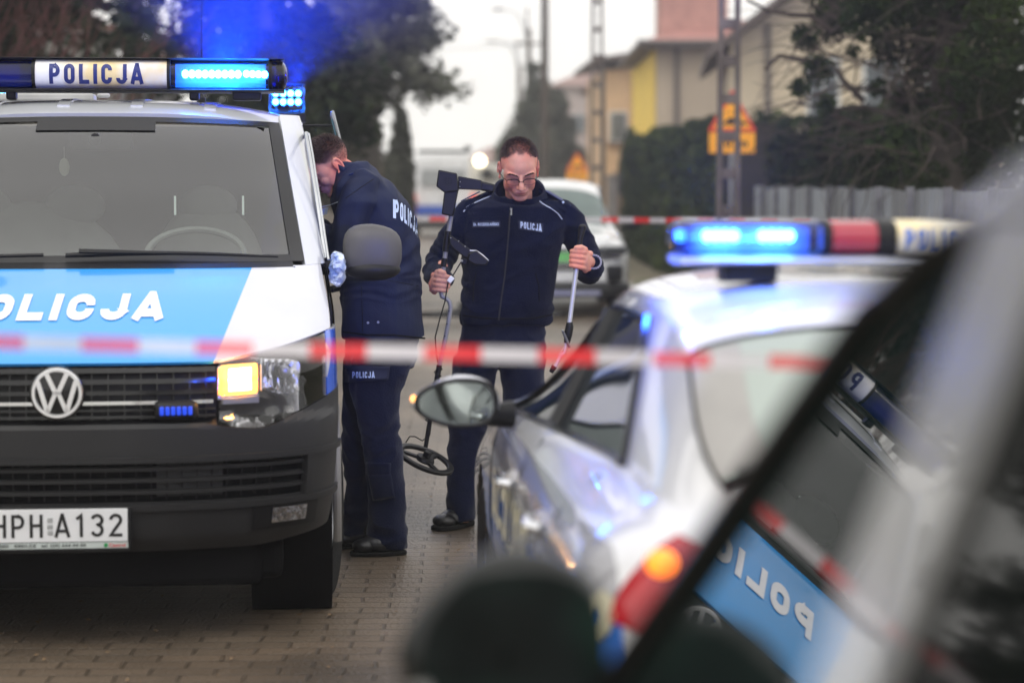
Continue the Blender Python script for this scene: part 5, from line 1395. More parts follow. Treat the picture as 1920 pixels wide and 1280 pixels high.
f = MB(); f.box((-.42, LY, 1.405), (.12, .10, .05)); f.build("bar_foot", M_blk, rbr); f = MB(); f.box((.42, LY, 1.405), (.12, .10, .05)); f.build("bar_foot", M_blk, rbr)
f = MB(); letters(f, "POLICJA", .17, .045, lambda x, y: Vector((x, LY-.1035*(max(0, 1-(abs(y)/.041)**2.66))**(1/2.66), LZ+y)), .2, .58, .25); f.build("bar_lettering", mat("faded_blue", (.10, .20, .55), .5), rbr, smooth=False)
point("bar_lamp", (-.42, LY-.16, LZ+.0), 5, (.03, .16, 1), rbr, .03)
spot("bar_light", (-.42, LY+.16, LZ+.06), (-.4, LY+1.2, LZ+.9), 350, (.005, .06, 1), 130, rbr, .04, .8)
point("bar_side_lamp", (-.72, LY, LZ+.03), 9, (.02, .10, 1), rbr, .02)
# interior shapes seen through nothing: kept simple
# ---------- near car (silver estate beside the camera) ----------
nl = thing("silver_car", "very near silver car with dark wing mirror, its side glass mirroring the police van", "car",
           Matrix.Rotation(R(3.8), 3, 'Z') @ Vector((1.13, -1.0, 0)), R(3.8))
tn = math.tan(R(21))
ZE = [(0, .8), (.35, 1.2), (.7, 1.52), (1.5, 1.60), (2.3, 1.625), (2.63, 1.607), (2.81, 1.56), (2.93, 1.50), (3.43, 1.055), (3.47, 1.02), (3.7, .92), (4.3, .80), (4.85, .5)]
class NB(Body):
    def v(s, t, y):
        if t == 'wr': return .875-(interp(y, ZE)-1.0)*tn if y < 3.47 else .80
        return interp(y, t) if t is ZE else Body.v(s, t, y)
N = NB(4.85, [(0, .9), (.35, 1.3), (.7, 1.60), (1.3, 1.685), (2.3, 1.69), (2.6, 1.665), (2.9, 1.56), (3.55, 1.03), (3.8, .95), (4.4, .82), (4.7, .70), (4.85, .55)], ZE,
       [(0, .8), (.3, .99), (3.47, 1.0), (3.7, .90), (4.3, .76), (4.85, .45)], 'wr', [(0, .85), (.4, .875), (3.47, .875), (4.85, .80)], .905, sill=.2, rnd=.6)
M_silver = mat("silver_paint", (.46, .46, .455), .22, .25, noise=(200, .06), coat=.9)
f = MB(); N.part(f, 0, 4.85, 0, .455, 120, 24, 0, 0); N.part(f, 0, 4.85, .63, 1, 120, 24, 0, 0, keep=arch((.85, 4.0), .32, .32))
N.part(f, 0, .75, .455, .63, 10, 6, 0, 0); N.cap(f, 0, -.05); N.cap(f, 4.85, .05)
f.build("body", M_silver, nl, weld=True, ang=50)
def npl(y, z, off=0.):  # point on the left glass plane
    return Vector((-(.875-(z-1.0)*tn)-off*math.cos(R(21)), y, z+off*math.sin(R(21))))
def zA(y): return min(interp(y, ZE), 1.60)
M_ng = mat("side_glass", (.006, .012, .011), .012, spec=1.0, noise=(1, .1))
for sx in (-1, 1):
    mir = Matrix.Scale(sx*-1, 4, Vector((1, 0, 0)))
    f = MB(); f.grid(lambda u, v: (lambda y: npl(y, 1.01+(zA(y)-1.01)*v, -.004))(2.64+(3.45-2.64)*u), 20, 8); f.xf(mir); f.build("front_side_glass", M_ng, nl)
    f = MB(); f.grid(lambda u, v: npl(2.475+.165*u, 1.0+.61*v, .002), 2, 4, .01); f.xf(mir); f.build("door_pillar", M_silver, nl)
    f = MB(); f.grid(lambda u, v: npl(.75+(2.475-.75)*u, 1.01+.585*v, -.004), 4, 4); f.xf(mir); f.build("rear_side_glass", mat("rear_side_glass", (.004, .005, .005), .05, spec=.18), nl)
    f = MB(); f.tube([npl(y, zA(y)-.012-(.012 if y < 2.9 else 0), .006) for y in (1.2, 1.8, 2.3, 2.63, 2.72, 2.81, 2.87, 2.93, 3.1, 3.27, 3.43, 3.47)], [.008]*4+[.010, .012, .013]+[.0125]*5, 10); f.tube([npl(y, 1.005, .006) for y in (1.0, 2, 3, 3.46)], .012, 8); f.xf(mir); f.build("door_frame", M_blkg, nl)
    # mirror
    f = MB(); mc = Vector((-.965, 3.50, 1.07))
    f.ball(mc, (.13, .07, .122), 30, nv=22); q = []
    for v in f.v:
        d = Vector(v)-mc; ox = -d.x/.125; d.z *= 1-.42*max(0, ox)**2*(1 if d.z > 0 else .4); d.x = min(d.x, .10); d.y = max(d.y, -.04); q.append(tuple(mc+d))
    f.v = q; f.xf(mir); nm = f.build("wing_mirror", mat("near_mirror_black", (.006, .007, .007), .35), nl)
    f = MB(); pts = []
    for k in range(30):
        a = 2*math.pi*k/30; ox = math.cos(a); pts.append((-.106*math.copysign(abs(ox)**.7, ox)+.0, .103*math.copysign(abs(math.sin(a))**.7, math.sin(a))*(1-.42*max(0, ox)**2*(1 if math.sin(a) > 0 else .4))))
    f.prism(pts, (0, .004, 0), mc+Vector((0, -.043, .0)), (1, 0, 0), (0, 0, 1)); f.xf(mir); f.build("mirror_glass", mat("mirror_glass_painted_reflection", (.006, .009, .009), .12, spec=.2, noise=(9, .5), tint=((.012, .028, .022), 6)), nm)  # dim greenish reflections painted into the glass colour
    f = MB(); f.tube([mc+Vector((-.105*math.cos(R(a)), -.036, -.106*abs(math.sin(R(a)))**.8)) for a in range(10, 175, 12)], .010, 8); f.xf(mir); f.build("mirror_lower_trim", M_silver, nm)
    f = MB(); f.tube([Vector((-.86, 3.44, 1.0)), Vector((-.90, 3.50, .99))], .03, 10); f.xf(mir); f.build("mirror_foot", M_blk, nm)
f = MB(); N.part(f, 2.95, 3.52, 0, .43, 14, 14, .004, 0); f.build("windscreen", M_cg, nl, weld=True)
f = MB(); N.part(f, .36, .66, 0, .40, 8, 10, .004, 0); f.build("rear_window", M_cg, nl, weld=True)
f = MB(); N.part(f, 4.55, 4.8, .50, .70, 8, 6, .005, .01, sides=(-1,)); f.build("headlight", M_hl, nl)
f = MB(); N.part(f, 4.55, 4.8, .50, .70, 8, 6, .005, .01, sides=(1,)); f.build("headlight", M_hl, nl)
wheels(nl, (.85, 4.0), .80, .33, .215)

# ---------- white SUV facing the camera ----------
def front_car(loc, rz, label):
    t = thing("parked_suv", label, "car", loc, rz+math.pi)
    S = Body(4.5, [(0, .8), (.05, 1.1), (.5, 1.58), (1.2, 1.655), (2.2, 1.64), (2.7, 1.55), (3.35, 1.10), (3.6, 1.05), (4.2, .98), (4.42, .88), (4.5, .6)],
             [(0, .7), (.5, 1.5), (1.2, 1.56), (2.2, 1.53), (2.6, 1.43), (3.25, 1.03), (3.6, .98), (4.3, .90), (4.5, .6)],
             [(0, .7), (.4, 1.0), (3.2, .98), (3.6, .94), (4.3, .86), (4.5, .55)],
             [(0, .7), (.6, .66), (2.2, .64), (3.3, .72), (4.5, .74)], [(0, .85), (.6, .88), (3.4, .87), (4.5, .80)], .93, sill=.28, rnd=.55)
    Mw = mat("suv_white", (.66, .67, .68), .2, coat=.7)
    f = MB(); S.part(f, 0, 4.5, 0, 1, 70, 40, 0, 0, keep=arch((.8, 3.6), .36, .36)); S.cap(f, 0, -.04); S.cap(f, 4.5, .05); f.build("body", Mw, t, weld=True, ang=50)
    f = MB(); S.part(f, 2.75, 3.33, 0, .42, 10, 12, .004, 0); f.build("windscreen", mat("suv_glass", (.10, .14, .13), .04, spec=.9), t, weld=True)
    f = MB(); S.part(f, .9, 2.55, .475, .64, 10, 4, .004, 0); f.build("side_glass", M_cg, t)
    f = MB(); f.box((0, 4.545, .70), (1.0, .04, .26), taper=1.1); g_ = f.build("grille", M_blkg, t, bevel=.02)
    f = MB()
    for k in range(5): f.box((0, 4.57, .60+.05*k), (.98, .02, .014))
    f.build("grille_bars", M_chr, g_)
    for s in (-1, 1):
        f = MB(); f.box((s*.70, 4.44, .80), (.34, .16, .11), (0, 0, s*-.45)); f.build("headlight", mat("suv_lamp", (.05, .055, .06), .1, coat=1), t, bevel=.03)
        f = MB(); f.box((s*.72, 4.47, .52), (.20, .12, .20), (0, 0, s*-.4)); f.build("fog_lamp", M_blk, t, bevel=.03)
        f = MB(); f.ball((s*1.05, 3.05, 1.10), (.12, .07, .08), 16); mm_ = f.build("wing_mirror", M_blk, t); f = MB(); f.tube([(s*.88, 3.1, 1.04), (s*.98, 3.06, 1.06)], .03, 8); f.build("mirror_foot", M_blk, mm_)
        f = MB(); f.tube([S.at(s, y, .44, .02) for y in (.8, 1.3, 1.9, 2.4)], .018, 8); f.build("roof_rail", M_alu, t)
    f = MB(); f.box((0, 4.60, .72), (.52, .02, .115)); f.build("number_plate", mat("plate_green", (.16, .50, .16), .5), t)
    f = MB(); f.tube([(-.86, 4.25, .32), (-.6, 4.52, .33), (0, 4.58, .33), (.6, 4.52, .33), (.86, 4.25, .32)], .095, 12); f.build("bumper", M_grey, t)
    f = MB(); f.box((0, 4.665, .30), (1.1, .03, .05)); f.build("skid_plate", M_alu, t)
    wheels(t, (.8, 3.6), .82, .36, .22); return t
front_car((.42, 31.2, 0), R(1.0), "white car with a green number plate parked behind the officer with the detector")
# ---------- far van and lorry ----------
def far_van():
    t = thing("far_police_van", "distant white van with blue rear stripe and red lamp parked down the street", "van", (-2.02, 66, 0), R(1))
    f = MB(); f.box((0, 2.6, 1.42), (1.86, 5.2, 2.0), taper=.9); f.build("body", mat("suv_white", (.66,)*3), t, bevel=.12)
    f = MB(); f.box((0, -.01, .80), (1.87, .03, .28)); f.build("blue_stripe", mat("stripe_blue", (.03, .10, .50), .4), t)
    f = MB(); f.box((0, -.04, .36), (1.86, .16, .24)); f.build("rear_bumper", M_grey, t, bevel=.04)
    f = MB(); f.box((0, .085, 1.75), (1.3, .02, .5)); f.build("rear_window", mat("dusty_glass", (.34, .36, .36), .2), t)
    f = MB(); f.tube([(0, .04, 1.3), (0, .03, .5)], .01, 6); f.build("door_gap", M_rub, t)
    f = MB(); f.box((0, .35, 2.52), (1.5, .12, .10)); f.build("roof_bar", M_blk, t)
    f = MB(); f.box((.72, .4, 2.62), (.2, .2, .14)); f.build("beacon", M_blk, t, bevel=.03)
    for s in (-1, 1): f = MB(); f.box((s*.90, -.02, 1.0), (.20, .09, .55)); f.build("tail_lamp", mat("tail_pink", (.75, .06, .05), .3, emis=((1, .08, .05), .5)), t, bevel=.04)
    for s in (-1, 1): f = MB(); f.lathe([(0, -.1), (.33, -.1), (.33, .1), (0, .1)], (s*.8, 1.0, .33), 'x', 20); f.build("wheel", M_tyre, t)
    return t
far_van()
def lorry():
    t = thing("lorry", "pale vehicle with a lit lamp beyond the distant van", "lorry", (-.95, 84, 0), R(1))
    f = MB(); f.box((0, 2.5, 1.35), (1.9, 5, 1.9), taper=.92); f.build("body", mat("lorry_pale", (.5, .5, .48), .4), t, bevel=.1)
    f = MB(); f.ball((-.25, -.10, 2.42), (.20, .10, .20), 18); f.build("work_lamp", emat("work_lamp", (1, .88, .62), 6), t)
    f = MB(); f.ball((.0, -.12, 1.95), (.26, .1, .22), 16); f.ball((.42, -.1, 2.4), (.1, .06, .1), 10); f.build("spare_wheel", M_blk, t)
    f = MB(); f.box((.5, -.05, 1.85), (.9, .06, .12)); f.build("tailboard", M_blk, t)
    for s in (-1, 1): f = MB(); f.lathe([(0, -.12), (.36, -.12), (.36, .12), (0, .12)], (s*.78, 1.0, .36), 'x', 20); f.build("wheel", M_tyre, t)
lorry()
# ---------- barrier tapes ----------
def tape(name, pts, w, period, label, seed, twist=.3, ph=0.):
    m = mat(name+"_film", (.78, .74, .78), .35, spec=.5)
    t = m.node_tree; b = t.nodes["Principled BSDF"]; src = b.inputs["Base Color"].links[0].from_socket
    uv = t.nodes.new("ShaderNodeUVMap"); uv.uv_map = "UVMap"; sp = t.nodes.new("ShaderNodeSeparateXYZ"); t.links.new(uv.outputs[0], sp.inputs[0])
    mo = t.nodes.new("ShaderNodeMath"); mo.operation = 'FRACT'; t.links.new(sp.outputs[0], mo.inputs[0])
    lt = t.nodes.new("ShaderNodeMath"); lt.operation = 'LESS_THAN'; lt.inputs[1].default_value = .5; t.links.new(mo.outputs[0], lt.inputs[0])
    mm = t.nodes.new("ShaderNodeMix"); mm.data_type = 'RGBA'; t.links.new(lt.outputs[0], mm.inputs[0]); t.links.new(src, mm.inputs[6]); mm.inputs[7].default_value = (.9, .012, .02, 1)
    t.links.new(mm.outputs[2], b.inputs["Base Color"]); b.inputs["Alpha"].default_value = .68
    b.inputs["Subsurface Weight"].default_value = 0
    n = 160; me = bpy.data.meshes.new(name); vs = []; fs = []; L = 0; us = []; prev = None
    for i in range(n+1):
        q = i/n*(len(pts)-1); k = min(int(q), len(pts)-2); p = Vector(pts[k]).lerp(Vector(pts[k+1]), q-k)
        if prev is not None: L += (p-prev).length
        prev = p; us.append(L/period+ph)
        a = twist*noise.noise(Vector((L*.9, seed, 0)))*1.3
        up = Vector((0, math.sin(a), math.cos(a)))*w/2; vs += [p-up, p+up]
    for i in range(n): fs.append((2*i, 2*i+2, 2*i+3, 2*i+1))
    me.from_pydata([tuple(v) for v in vs], [], fs); ul = me.uv_layers.new(name="UVMap")
    for p in me.polygons:
        for li in p.loop_indices:
            vi = me.loops[li].vertex_index; ul.data[li].uv = (us[vi//2], vi % 2)
    me.materials.append(m); me.polygons.foreach_set("use_smooth", [True]*len(me.polygons))
    o = bpy.data.objects.new(name, me); COL.objects.link(o); tag(o, label, "barrier tape", "red and white barrier tapes")
    return o
tp = [P(-1100, 590, 3.9), P(-500, 622, 3.87), P(0, 641, 3.85), P(400, 652, 3.85), P(800, 661, 3.84), P(1100, 668, 3.83), P(1300, 674, 3.82), P(1500, 679, 3.80), P(1700, 686, 3.74), P(2100, 700, 3.6)]
tape("barrier_tape", tp, .026, .197, "red and white tape stretched across the whole view in front of the van", 2, .9, .03)
tp = [P(640, 404, 24), P(785, 410, 23), P(1145, 412, 22.5), P(1300, 414, 22), P(1580, 419, 21), P(1750, 424, 20.4)]
tape("barrier_tape", tp, .05, .36, "thin far red and white tape strung from the concrete pole across the street", 5, .4)
# ================= background =================
def leaves(mb, cs, n, size, seed, flat=.7, squash=1.0, shell=.5):
    """many small leaf faces through clumps cs=[(centre, radius)]"""
    rnd = random.Random(seed); tot = sum(r**2 for _, r in cs)
    for c, r in cs:
        for _ in range(max(6, int(n*r*r/tot))):
            d = Vector((rnd.gauss(0, 1), rnd.gauss(0, 1), rnd.gauss(0, 1)*squash)).normalized()*(r*rnd.random()**shell)
            p = Vector(c)+d; s = size*rnd.uniform(.5, 1.4)
            a = Vector((rnd.uniform(-1, 1), rnd.uniform(-1, 1), rnd.uniform(-1, 1)*flat)).normalized(); b = a.cross(Vector((rnd.uniform(-1, 1), rnd.uniform(-1, 1), rnd.uniform(-1, 1)))).normalized()
            k = len(mb.v); mb.v += [tuple(p-a*s), tuple(p+b*s*.5), tuple(p+a*s), tuple(p-b*s*.5)]; mb.f.append((k, k+1, k+2, k+3)); mb.m.append(0)
def leafmat(name, c1, c2):
    m = mat(name, c1, 1.0, spec=.06, noise=(1.3, .45), tint=(c2, 2.2)); m.node_tree.nodes["Principled BSDF"].inputs["Transmission Weight"].default_value = 0
    return m
M_spruce = leafmat("spruce_needles", (.016, .026, .014), (.032, .040, .020))
M_spr2 = leafmat("spruce_needles_haze_painted", (.075, .080, .058), (.11, .112, .085))  # distance haze painted in as a paler needle colour
M_ivy = leafmat("ivy_leaves", (.013, .024, .008), (.038, .056, .014))
M_hedge = leafmat("thuja_leaves", (.024, .040, .014), (.058, .072, .022))
M_bark = mat("bark", (.055, .045, .036), .9, noise=(8, .4), bump=(25, 1))
M_barkr = mat("reddish_bark", (.085, .030, .026), .8, noise=(8, .3))
def conifer(name, label, x, y, z0, z1, rad, seed, m, n=14000, leaf=.09, group=None, trunk=.16, droop=.35, taper=1.0):
    t = thing(name, label, "tree", (x, y, 0), 0, group); rnd = random.Random(seed); f = MB(); br = MB()
    br.tube([(0, 0, 0), (.03, 0, z1*.5), (0, 0, z1)], [trunk, trunk*.7, .02], 10)
    cs = []; h = z0
    while h < z1:
        q = (h-z0)/(z1-z0); L = rad*(1-q)**taper*(1 if q > .02 else .85)
        for k in range(rnd.randint(5, 7)):
            a = rnd.uniform(0, 2*math.pi); l = L*rnd.uniform(.65, 1.12); tip = Vector((math.cos(a)*l, math.sin(a)*l, h-l*droop+rnd.uniform(-.1, .1)))
            br.tube([(0, 0, h+.1), tip*.5+Vector((0, 0, h*.5+.05+.0)), tip], [.03, .02, .006], 5)
            for s in range(5):
                w = (s+1)/5; p = Vector((0, 0, h+.1)).lerp(tip, w); cs.append((p+Vector((0, 0, -.12*w)), .13+.22*l*(1-abs(w-.6))))
        h += rnd.uniform(.22, .34)
    leaves(f, cs, n, leaf, seed, .5, .7); f.build("crown", m, t, smooth=False); br.build("trunk", M_bark, t); return t
conifer("spruce_tree", "big dark spruce lit blue behind the van's roof lights", -3.0, 27, 2.35, 10, 1.40, 11, M_spruce, 24000, .085)
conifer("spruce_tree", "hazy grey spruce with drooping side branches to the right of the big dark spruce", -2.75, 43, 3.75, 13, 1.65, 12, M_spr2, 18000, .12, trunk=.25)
conifer("spruce_tree", "dark spruce at the upper left edge of the picture behind bare red twigs", -5.35, 24, 2.9, 9, .85, 13, M_spruce, 8000, .08)
conifer("spruce_tree", "tall dark spruce whose crown stands above the upper left of the frame", -5.6, 21, 3.9, 12, 2.3, 61, M_spruce, 14000, .13)
def left_row():
    for i, (x, y, r_, h_) in enumerate(((-6.9, 6, 1.5, 6.5), (-6.8, 10, 1.6, 7.2), (-7.1, 14, 1.6, 6.8), (-7.4, 18, 1.5, 7.5))):
        conifer("spruce_tree", "dark spruce left of the van, seen mirrored in the silver car's glass", x, y, .8, h_, r_, 70+i, M_spruce, 15000, .10, "dark spruces left of the van")
left_row()
conifer("spruce_tree", "dark tree between the white sky gaps at upper left", -5.05, 30, 3.3, 9, .42, 17, M_spruce, 2600, .08)
def bush(name, label, clumps, y, n, leaf, m, seed, cat="shrub", group=None, depth=.6, trunk=True, squash=1.):
    rnd = random.Random(seed); c0 = P(clumps[0][0], clumps[0][1], y); t = thing(name, label, cat, (c0.x, y, 0), 0, group); s = FPX/y
    cs = []
    for a, b, r in clumps:
        p = P(a, b, y+rnd.uniform(-depth, depth)); cs.append((p-Vector((c0.x, y, 0)), r/s))
    f = MB(); leaves(f, cs, n, leaf, seed, .9, squash); f.build("crown", m, t, smooth=False)
    if trunk: f = MB(); f.tube([(0, 0, 0), (.02, 0, max(.5, c0.z*.8))], [.08, .04], 8); f.build("trunk", M_bark, t)
    return t
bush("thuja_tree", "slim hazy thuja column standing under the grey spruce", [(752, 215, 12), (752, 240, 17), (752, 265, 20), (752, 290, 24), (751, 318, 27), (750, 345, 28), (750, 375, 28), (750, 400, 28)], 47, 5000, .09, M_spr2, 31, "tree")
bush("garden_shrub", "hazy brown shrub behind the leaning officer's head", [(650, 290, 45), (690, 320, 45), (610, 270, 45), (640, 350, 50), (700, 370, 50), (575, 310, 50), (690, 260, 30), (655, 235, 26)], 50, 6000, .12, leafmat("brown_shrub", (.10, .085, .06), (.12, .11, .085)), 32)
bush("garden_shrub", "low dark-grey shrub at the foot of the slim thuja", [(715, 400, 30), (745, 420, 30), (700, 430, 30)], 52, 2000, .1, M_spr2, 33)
bush("roadside_tree", "hazy dark tree in the middle distance behind the utility poles", [(1010, 170, 26), (1035, 200, 34), (1000, 215, 36), (1045, 245, 36), (985, 260, 38), (1020, 280, 45), (960, 290, 34), (1060, 290, 34), (1090, 310, 30), (950, 320, 30), (1010, 330, 50), (1050, 335, 40), (1000, 130, 14)], 86, 12000, .16, leafmat("haze_painted_leaves", (.075, .085, .062), (.11, .11, .085)), 34, "tree")  # leaves lightened so the colour itself carries distant haze
bush("distant_shrub", "pale distant shrub at the left foot of the row of utility poles", [(945, 285, 16), (955, 262, 16), (962, 300, 20)], 110, 1500, .2, MATS["haze_painted_leaves"], 35)
bush("cypress_tree", "small pointed cypress in front of the yellow wall", [(1182, 246, 6), (1182, 258, 10), (1182, 272, 14), (1182, 290, 19), (1182, 310, 22), (1182, 330, 24), (1182, 350, 24)], 55, 5000, .07, M_hedge, 36, "tree")
bush("thuja_tree", "rounded thuja poking over the left end of the hedge", [(1240, 262, 26), (1225, 285, 22), (1262, 275, 24), (1240, 300, 30)], 52, 4000, .08, M_hedge, 37, "tree")
def hedge(name, label, pts, top, w, n, m, seed, bot=0., leaf=.07):
    """clipped hedge along pts (ground x,y), uneven leafy faces"""
    rnd = random.Random(seed); x0, y0 = pts[0]; t = thing(name, label, "hedge", (x0, y0, 0)); f = MB(); core = MB()
    for (ax, ay), (bx_, by) in zip(pts, pts[1:]):
        d = Vector((bx_-ax, by-ay, 0)); L = d.length; dn = d.normalized(); q = Vector((-dn.y, dn.x, 0))
        for _ in range(int(n*L)):
            s = rnd.random(); h = bot+(top-bot)*rnd.random()**.8; k = rnd.uniform(-1, 1); edge = w*(1-.25*max(0, (h-top+.4)/.4)); bul = 1+.22*noise.noise(Vector((s*L*1.1, h*1.3, seed)))
            hh = h*(1+.06*noise.noise(Vector((s*L*.8, seed, 0)))); p = Vector((ax-x0, ay-y0, 0))+d*s+q*math.copysign(edge*bul*(1-.15*rnd.random()), k)*(1 if rnd.random() < .8 else rnd.random())+Vector((0, 0, hh))
            a = Vector((rnd.uniform(-1, 1), rnd.uniform(-1, 1), rnd.uniform(-.3, 1))).normalized(); b = a.cross(Vector((rnd.uniform(-1, 1), rnd.uniform(-1, 1), rnd.uniform(-1, 1)))).normalized(); sz = leaf*rnd.uniform(.6, 1.5)
            i = len(f.v); f.v += [tuple(p-a*sz), tuple(p+b*sz*.45), tuple(p+a*sz), tuple(p-b*sz*.45)]; f.f.append((i, i+1, i+2, i+3)); f.m.append(0)
        rot = Matrix(((dn.x, q.x, 0), (dn.y, q.y, 0), (0, 0, 1)))
        core.box(Vector((ax-x0, ay-y0, 0))+d/2+Vector((0, 0, (top+bot)/2-.08)), (L, w*1.55, top-bot-.15), rot)
    f.build("foliage", m, t, smooth=False); core.build("inner_twigs", mat("twig_dark", (.018, .016, .010), .95, noise=(3, .5), bump=(10, 1)), t); return t
hedge("thuja_hedge", "tall clipped green hedge between the dark gate and the concrete pole", [(3.0, 50), (3.25, 30)], 2.55, .55, 900, M_hedge, 41, leaf=.08)
hedge("thuja_hedge", "dark rounded hedge behind the left half of the grey sheet fence", [(3.7, 27.5), (4.0, 21.5)], 2.35, .6, 1500, leafmat("dark_hedge", (.012, .022, .013), (.028, .040, .016)), 42)
# gate and far fences
def palisade():
    t = thing("metal_gate", "dark slatted metal gate at the left end of the tall hedge", "gate", (2.25, 50.5, 0)); f = MB()
    for k in range(16): f.box((.02+k*.045, 0, .95), (.032, .02, 1.75))
    f.build("slats", mat("gate_grey", (.045, .045, .055), .6), t); f = MB(); f.box((.35, .02, .2), (.75, .03, .05)); f.box((.35, .02, 1.7), (.75, .03, .05)); f.build("rails", MATS["gate_grey"], t)
    f = MB(); f.box((.78, 0, 1.0), (.12, .12, 2.05)); f.build("post", MATS["gate_grey"], t); f = MB(); f.ball((.60, 0, 1.98), .10, 12); f.build("bell_box", mat("sign_yellow", (.75, .38, .02), .5), t)
palisade()
f = MB(); f.box((0, 0, .85), (.22, .22, 1.7)); f.box((0, 0, 1.73), (.28, .28, .06)); o = f.build("gate_pillar", mat("pillar_stone", (.30, .28, .26), .9, noise=(6, .2)), None, bevel=.01); o.location = (2.1, 47, 0); tag(o, "pale stone pillar on the road side of the dark gate", "pillar")
f = MB(); f.grid(lambda u, v: Vector((.25*math.sin(u*9)*0, u*9, v*.9)), 10, 2, .12); o = f.build("low_wall", mat("wall_conc", (.20, .185, .17), .9, noise=(2, .25), bump=(9, .5)), None); o.location = (2.95, 36, 0); tag(o, "low concrete wall at the foot of the tall hedge", "wall")
# grey sheet fence
def sheet_fence():
    t = thing("sheet_fence", "light grey corrugated sheet fence with posts behind the police car", "fence", (3.02, 13, 0), R(-.3))
    f = MB(); nn = 1400; vs = []; fs = []
    f.grid(lambda u, v: Vector((.010*math.copysign(min(1, abs(math.sin(u*15.6/.19*math.pi))*2.5), math.sin(u*15.6/.19*math.pi)), 15.6*u, .05+(1.50+.012*math.sin(u*40))*v)), nn, 2, .004)
    f.build("sheets", mat("galvanised", (.34, .37, .41), .45, .35, noise=(1.6, .2), bump=(6, .2), tint=((.20, .21, .22), .8)), t, ang=25)
    y = .9
    while y < 15.6:
        f = MB(); f.box((-.045, y, .80), (.05, .05, 1.50)); f.box((-.045, y, 1.56), (.06, .06, .02)); f.build("post", mat("post_grey_zinc", (.16, .16, .17), .6, noise=(10, .3)), t); y += 1.5
sheet_fence()
# poles
M_conc = mat("pole_concrete", (.17, .145, .125), .9, noise=(5, .25), bump=(30, .8), tint=((.11, .09, .08), 3))
def lattice(x, y, w, h, label, wires=True, slot=.42, lean=0.):
    t = thing("utility_pole", label, "utility pole", (x, y, 0), 0, "utility poles along the street"); f = MB(); b = w*.30
    for s in (-1, 1):
        f.add([(s*(w/2*1.15)-b/2*1.1, -.06, 0), (s*(w/2*1.15)+b/2*1.1, -.06, 0), (s*(w/2*1.15)+b/2*1.1, .06, 0), (s*(w/2*1.15)-b/2*1.1, .06, 0), (s*w/2*.72-b/2*.9, -.05, h), (s*w/2*.72+b/2*.9, -.05, h), (s*w/2*.72+b/2*.9, .05, h), (s*w/2*.72-b/2*.9, .05, h)],
              [(3, 2, 1, 0), (4, 5, 6, 7), (0, 1, 5, 4), (1, 2, 6, 5), (2, 3, 7, 6), (3, 0, 4, 7)])
    z = .25
    while z < h: f.box((0, 0, z), (w*1.0*(1-.35*z/h), .085, .10)); z += slot
    f.build("post", M_conc, t, bevel=.008); f = MB(); f.box((0, 0, h-.3), (1.3, .1, .1)); ca = f.build("crossarm", M_conc, t)
    for k in (-.55, -.2, .2, .55): f = MB(); f.lathe([(.012, 0), (.045, .03), (.03, .06), (.045, .09), (.02, .13)], (k, 0, h-.25), 'z', 10); f.build("insulator", M_wht, ca)
    return t
lattice(2.10, 21.8, .165, 7.5, "nearest lattice concrete pole, standing left of the grey sheet fence", slot=.36)
lattice(1.70, 45, .19, 8.5, "slotted concrete pole behind the white car, thin dark pole beside it", slot=.55)
def rpole(x, y, r, h, label, m=M_conc, arm=None, cross=False, group="utility poles along the street"):
    t = thing("utility_pole" if arm is None else "street_lamp", label, "utility pole" if arm is None else "street lamp", (x, y, 0), 0, group if arm is None else "street lamps along the poles"); f = MB(); f.tube([(0, 0, 0), (0, 0, h)], [r, r*.65], 12); f.build("post", m, t)
    if cross: f = MB(); f.box((0, 0, h-.6), (1.1, .1, .1)); f.build("crossarm", m, t)
    if arm:
        L, za = arm; f = MB(); f.tube([(0, 0, za-1.3), (-.15*L, 0, za-.6), (-.5*L, 0, za-.1), (-L, 0, za)], [.035, .035, .03, .025], 8); a = f.build("lamp_arm", M_alu, t)
        f = MB(); f.ball((-L-.2, 0, za+.0), (.30, .12, .07), 12); f.build("lamp_head", mat("lamp_grey", (.4, .4, .4), .5), a)
M_dark = mat("pole_dark", (.045, .040, .036), .85, noise=(6, .3))
rpole(1.86, 46, .06, 4.2, "thin dark round pole touching the slotted concrete pole", M_dark)
rpole(.90, 62, .13, 9, "tall dark wooden pole rising above the officer with glasses", mat("pole_wood", (.075, .06, .048), .9, noise=(6, .3)))
rpole(.66, 88, .14, 7.6, "grey pole with a crossarm left of the tall dark wooden pole", M_conc, cross=True)
rpole(.42, 112, .13, 7.4, "fourth pole down the row, grey and hazy", M_conc, arm=(1.1, 8.6))
rpole(.60, 90, .06, 8.6, "lamp on a long arm beside the pole with the crossarm", M_conc, arm=(.95, 8.5))
rpole(.30, 120, .06, 9.2, "farther faint lamp on a curved arm lower down the row", M_conc, arm=(1.3, 9.1))
rpole(-.15, 140, .13, 5.6, "farthest hazy pole with a short crossarm at the left end of the row", M_conc, cross=True)
def wire(a, b, sag, label):
    f = MB(); a, b = Vector(a), Vector(b); f.tube([a.lerp(b, k/14)-Vector((0, 0, sag*4*(k/14)*(1-k/14))) for k in range(15)], .010, 5); o = f.build("overhead_wire", M_rub, None); tag(o, label, "cable", "overhead wires")
for a, b, s, l in (((2.65, 21.8, 7.2), (2.2, 45, 8.2), .4, "wire from the nearest lattice pole to the slotted pole"), ((1.15, 45, 8.2), (.4, 62, 8.6), .3, "wire from the slotted pole to the wooden pole"),
                   ((2.2, 45, 7.4), (9, 52, 5.0), .3, "wire running right from the slotted pole to the beige house"), ((.9, 62, 8.4), (-7.5, 48, 6.0), .5, "wire crossing the sky to the left from the wooden pole"),
                   ((.66, 88, 7.1), (-7, 70, 6.5), .5, "lower faint wire crossing the sky to the left")): wire(a, b, s, l)
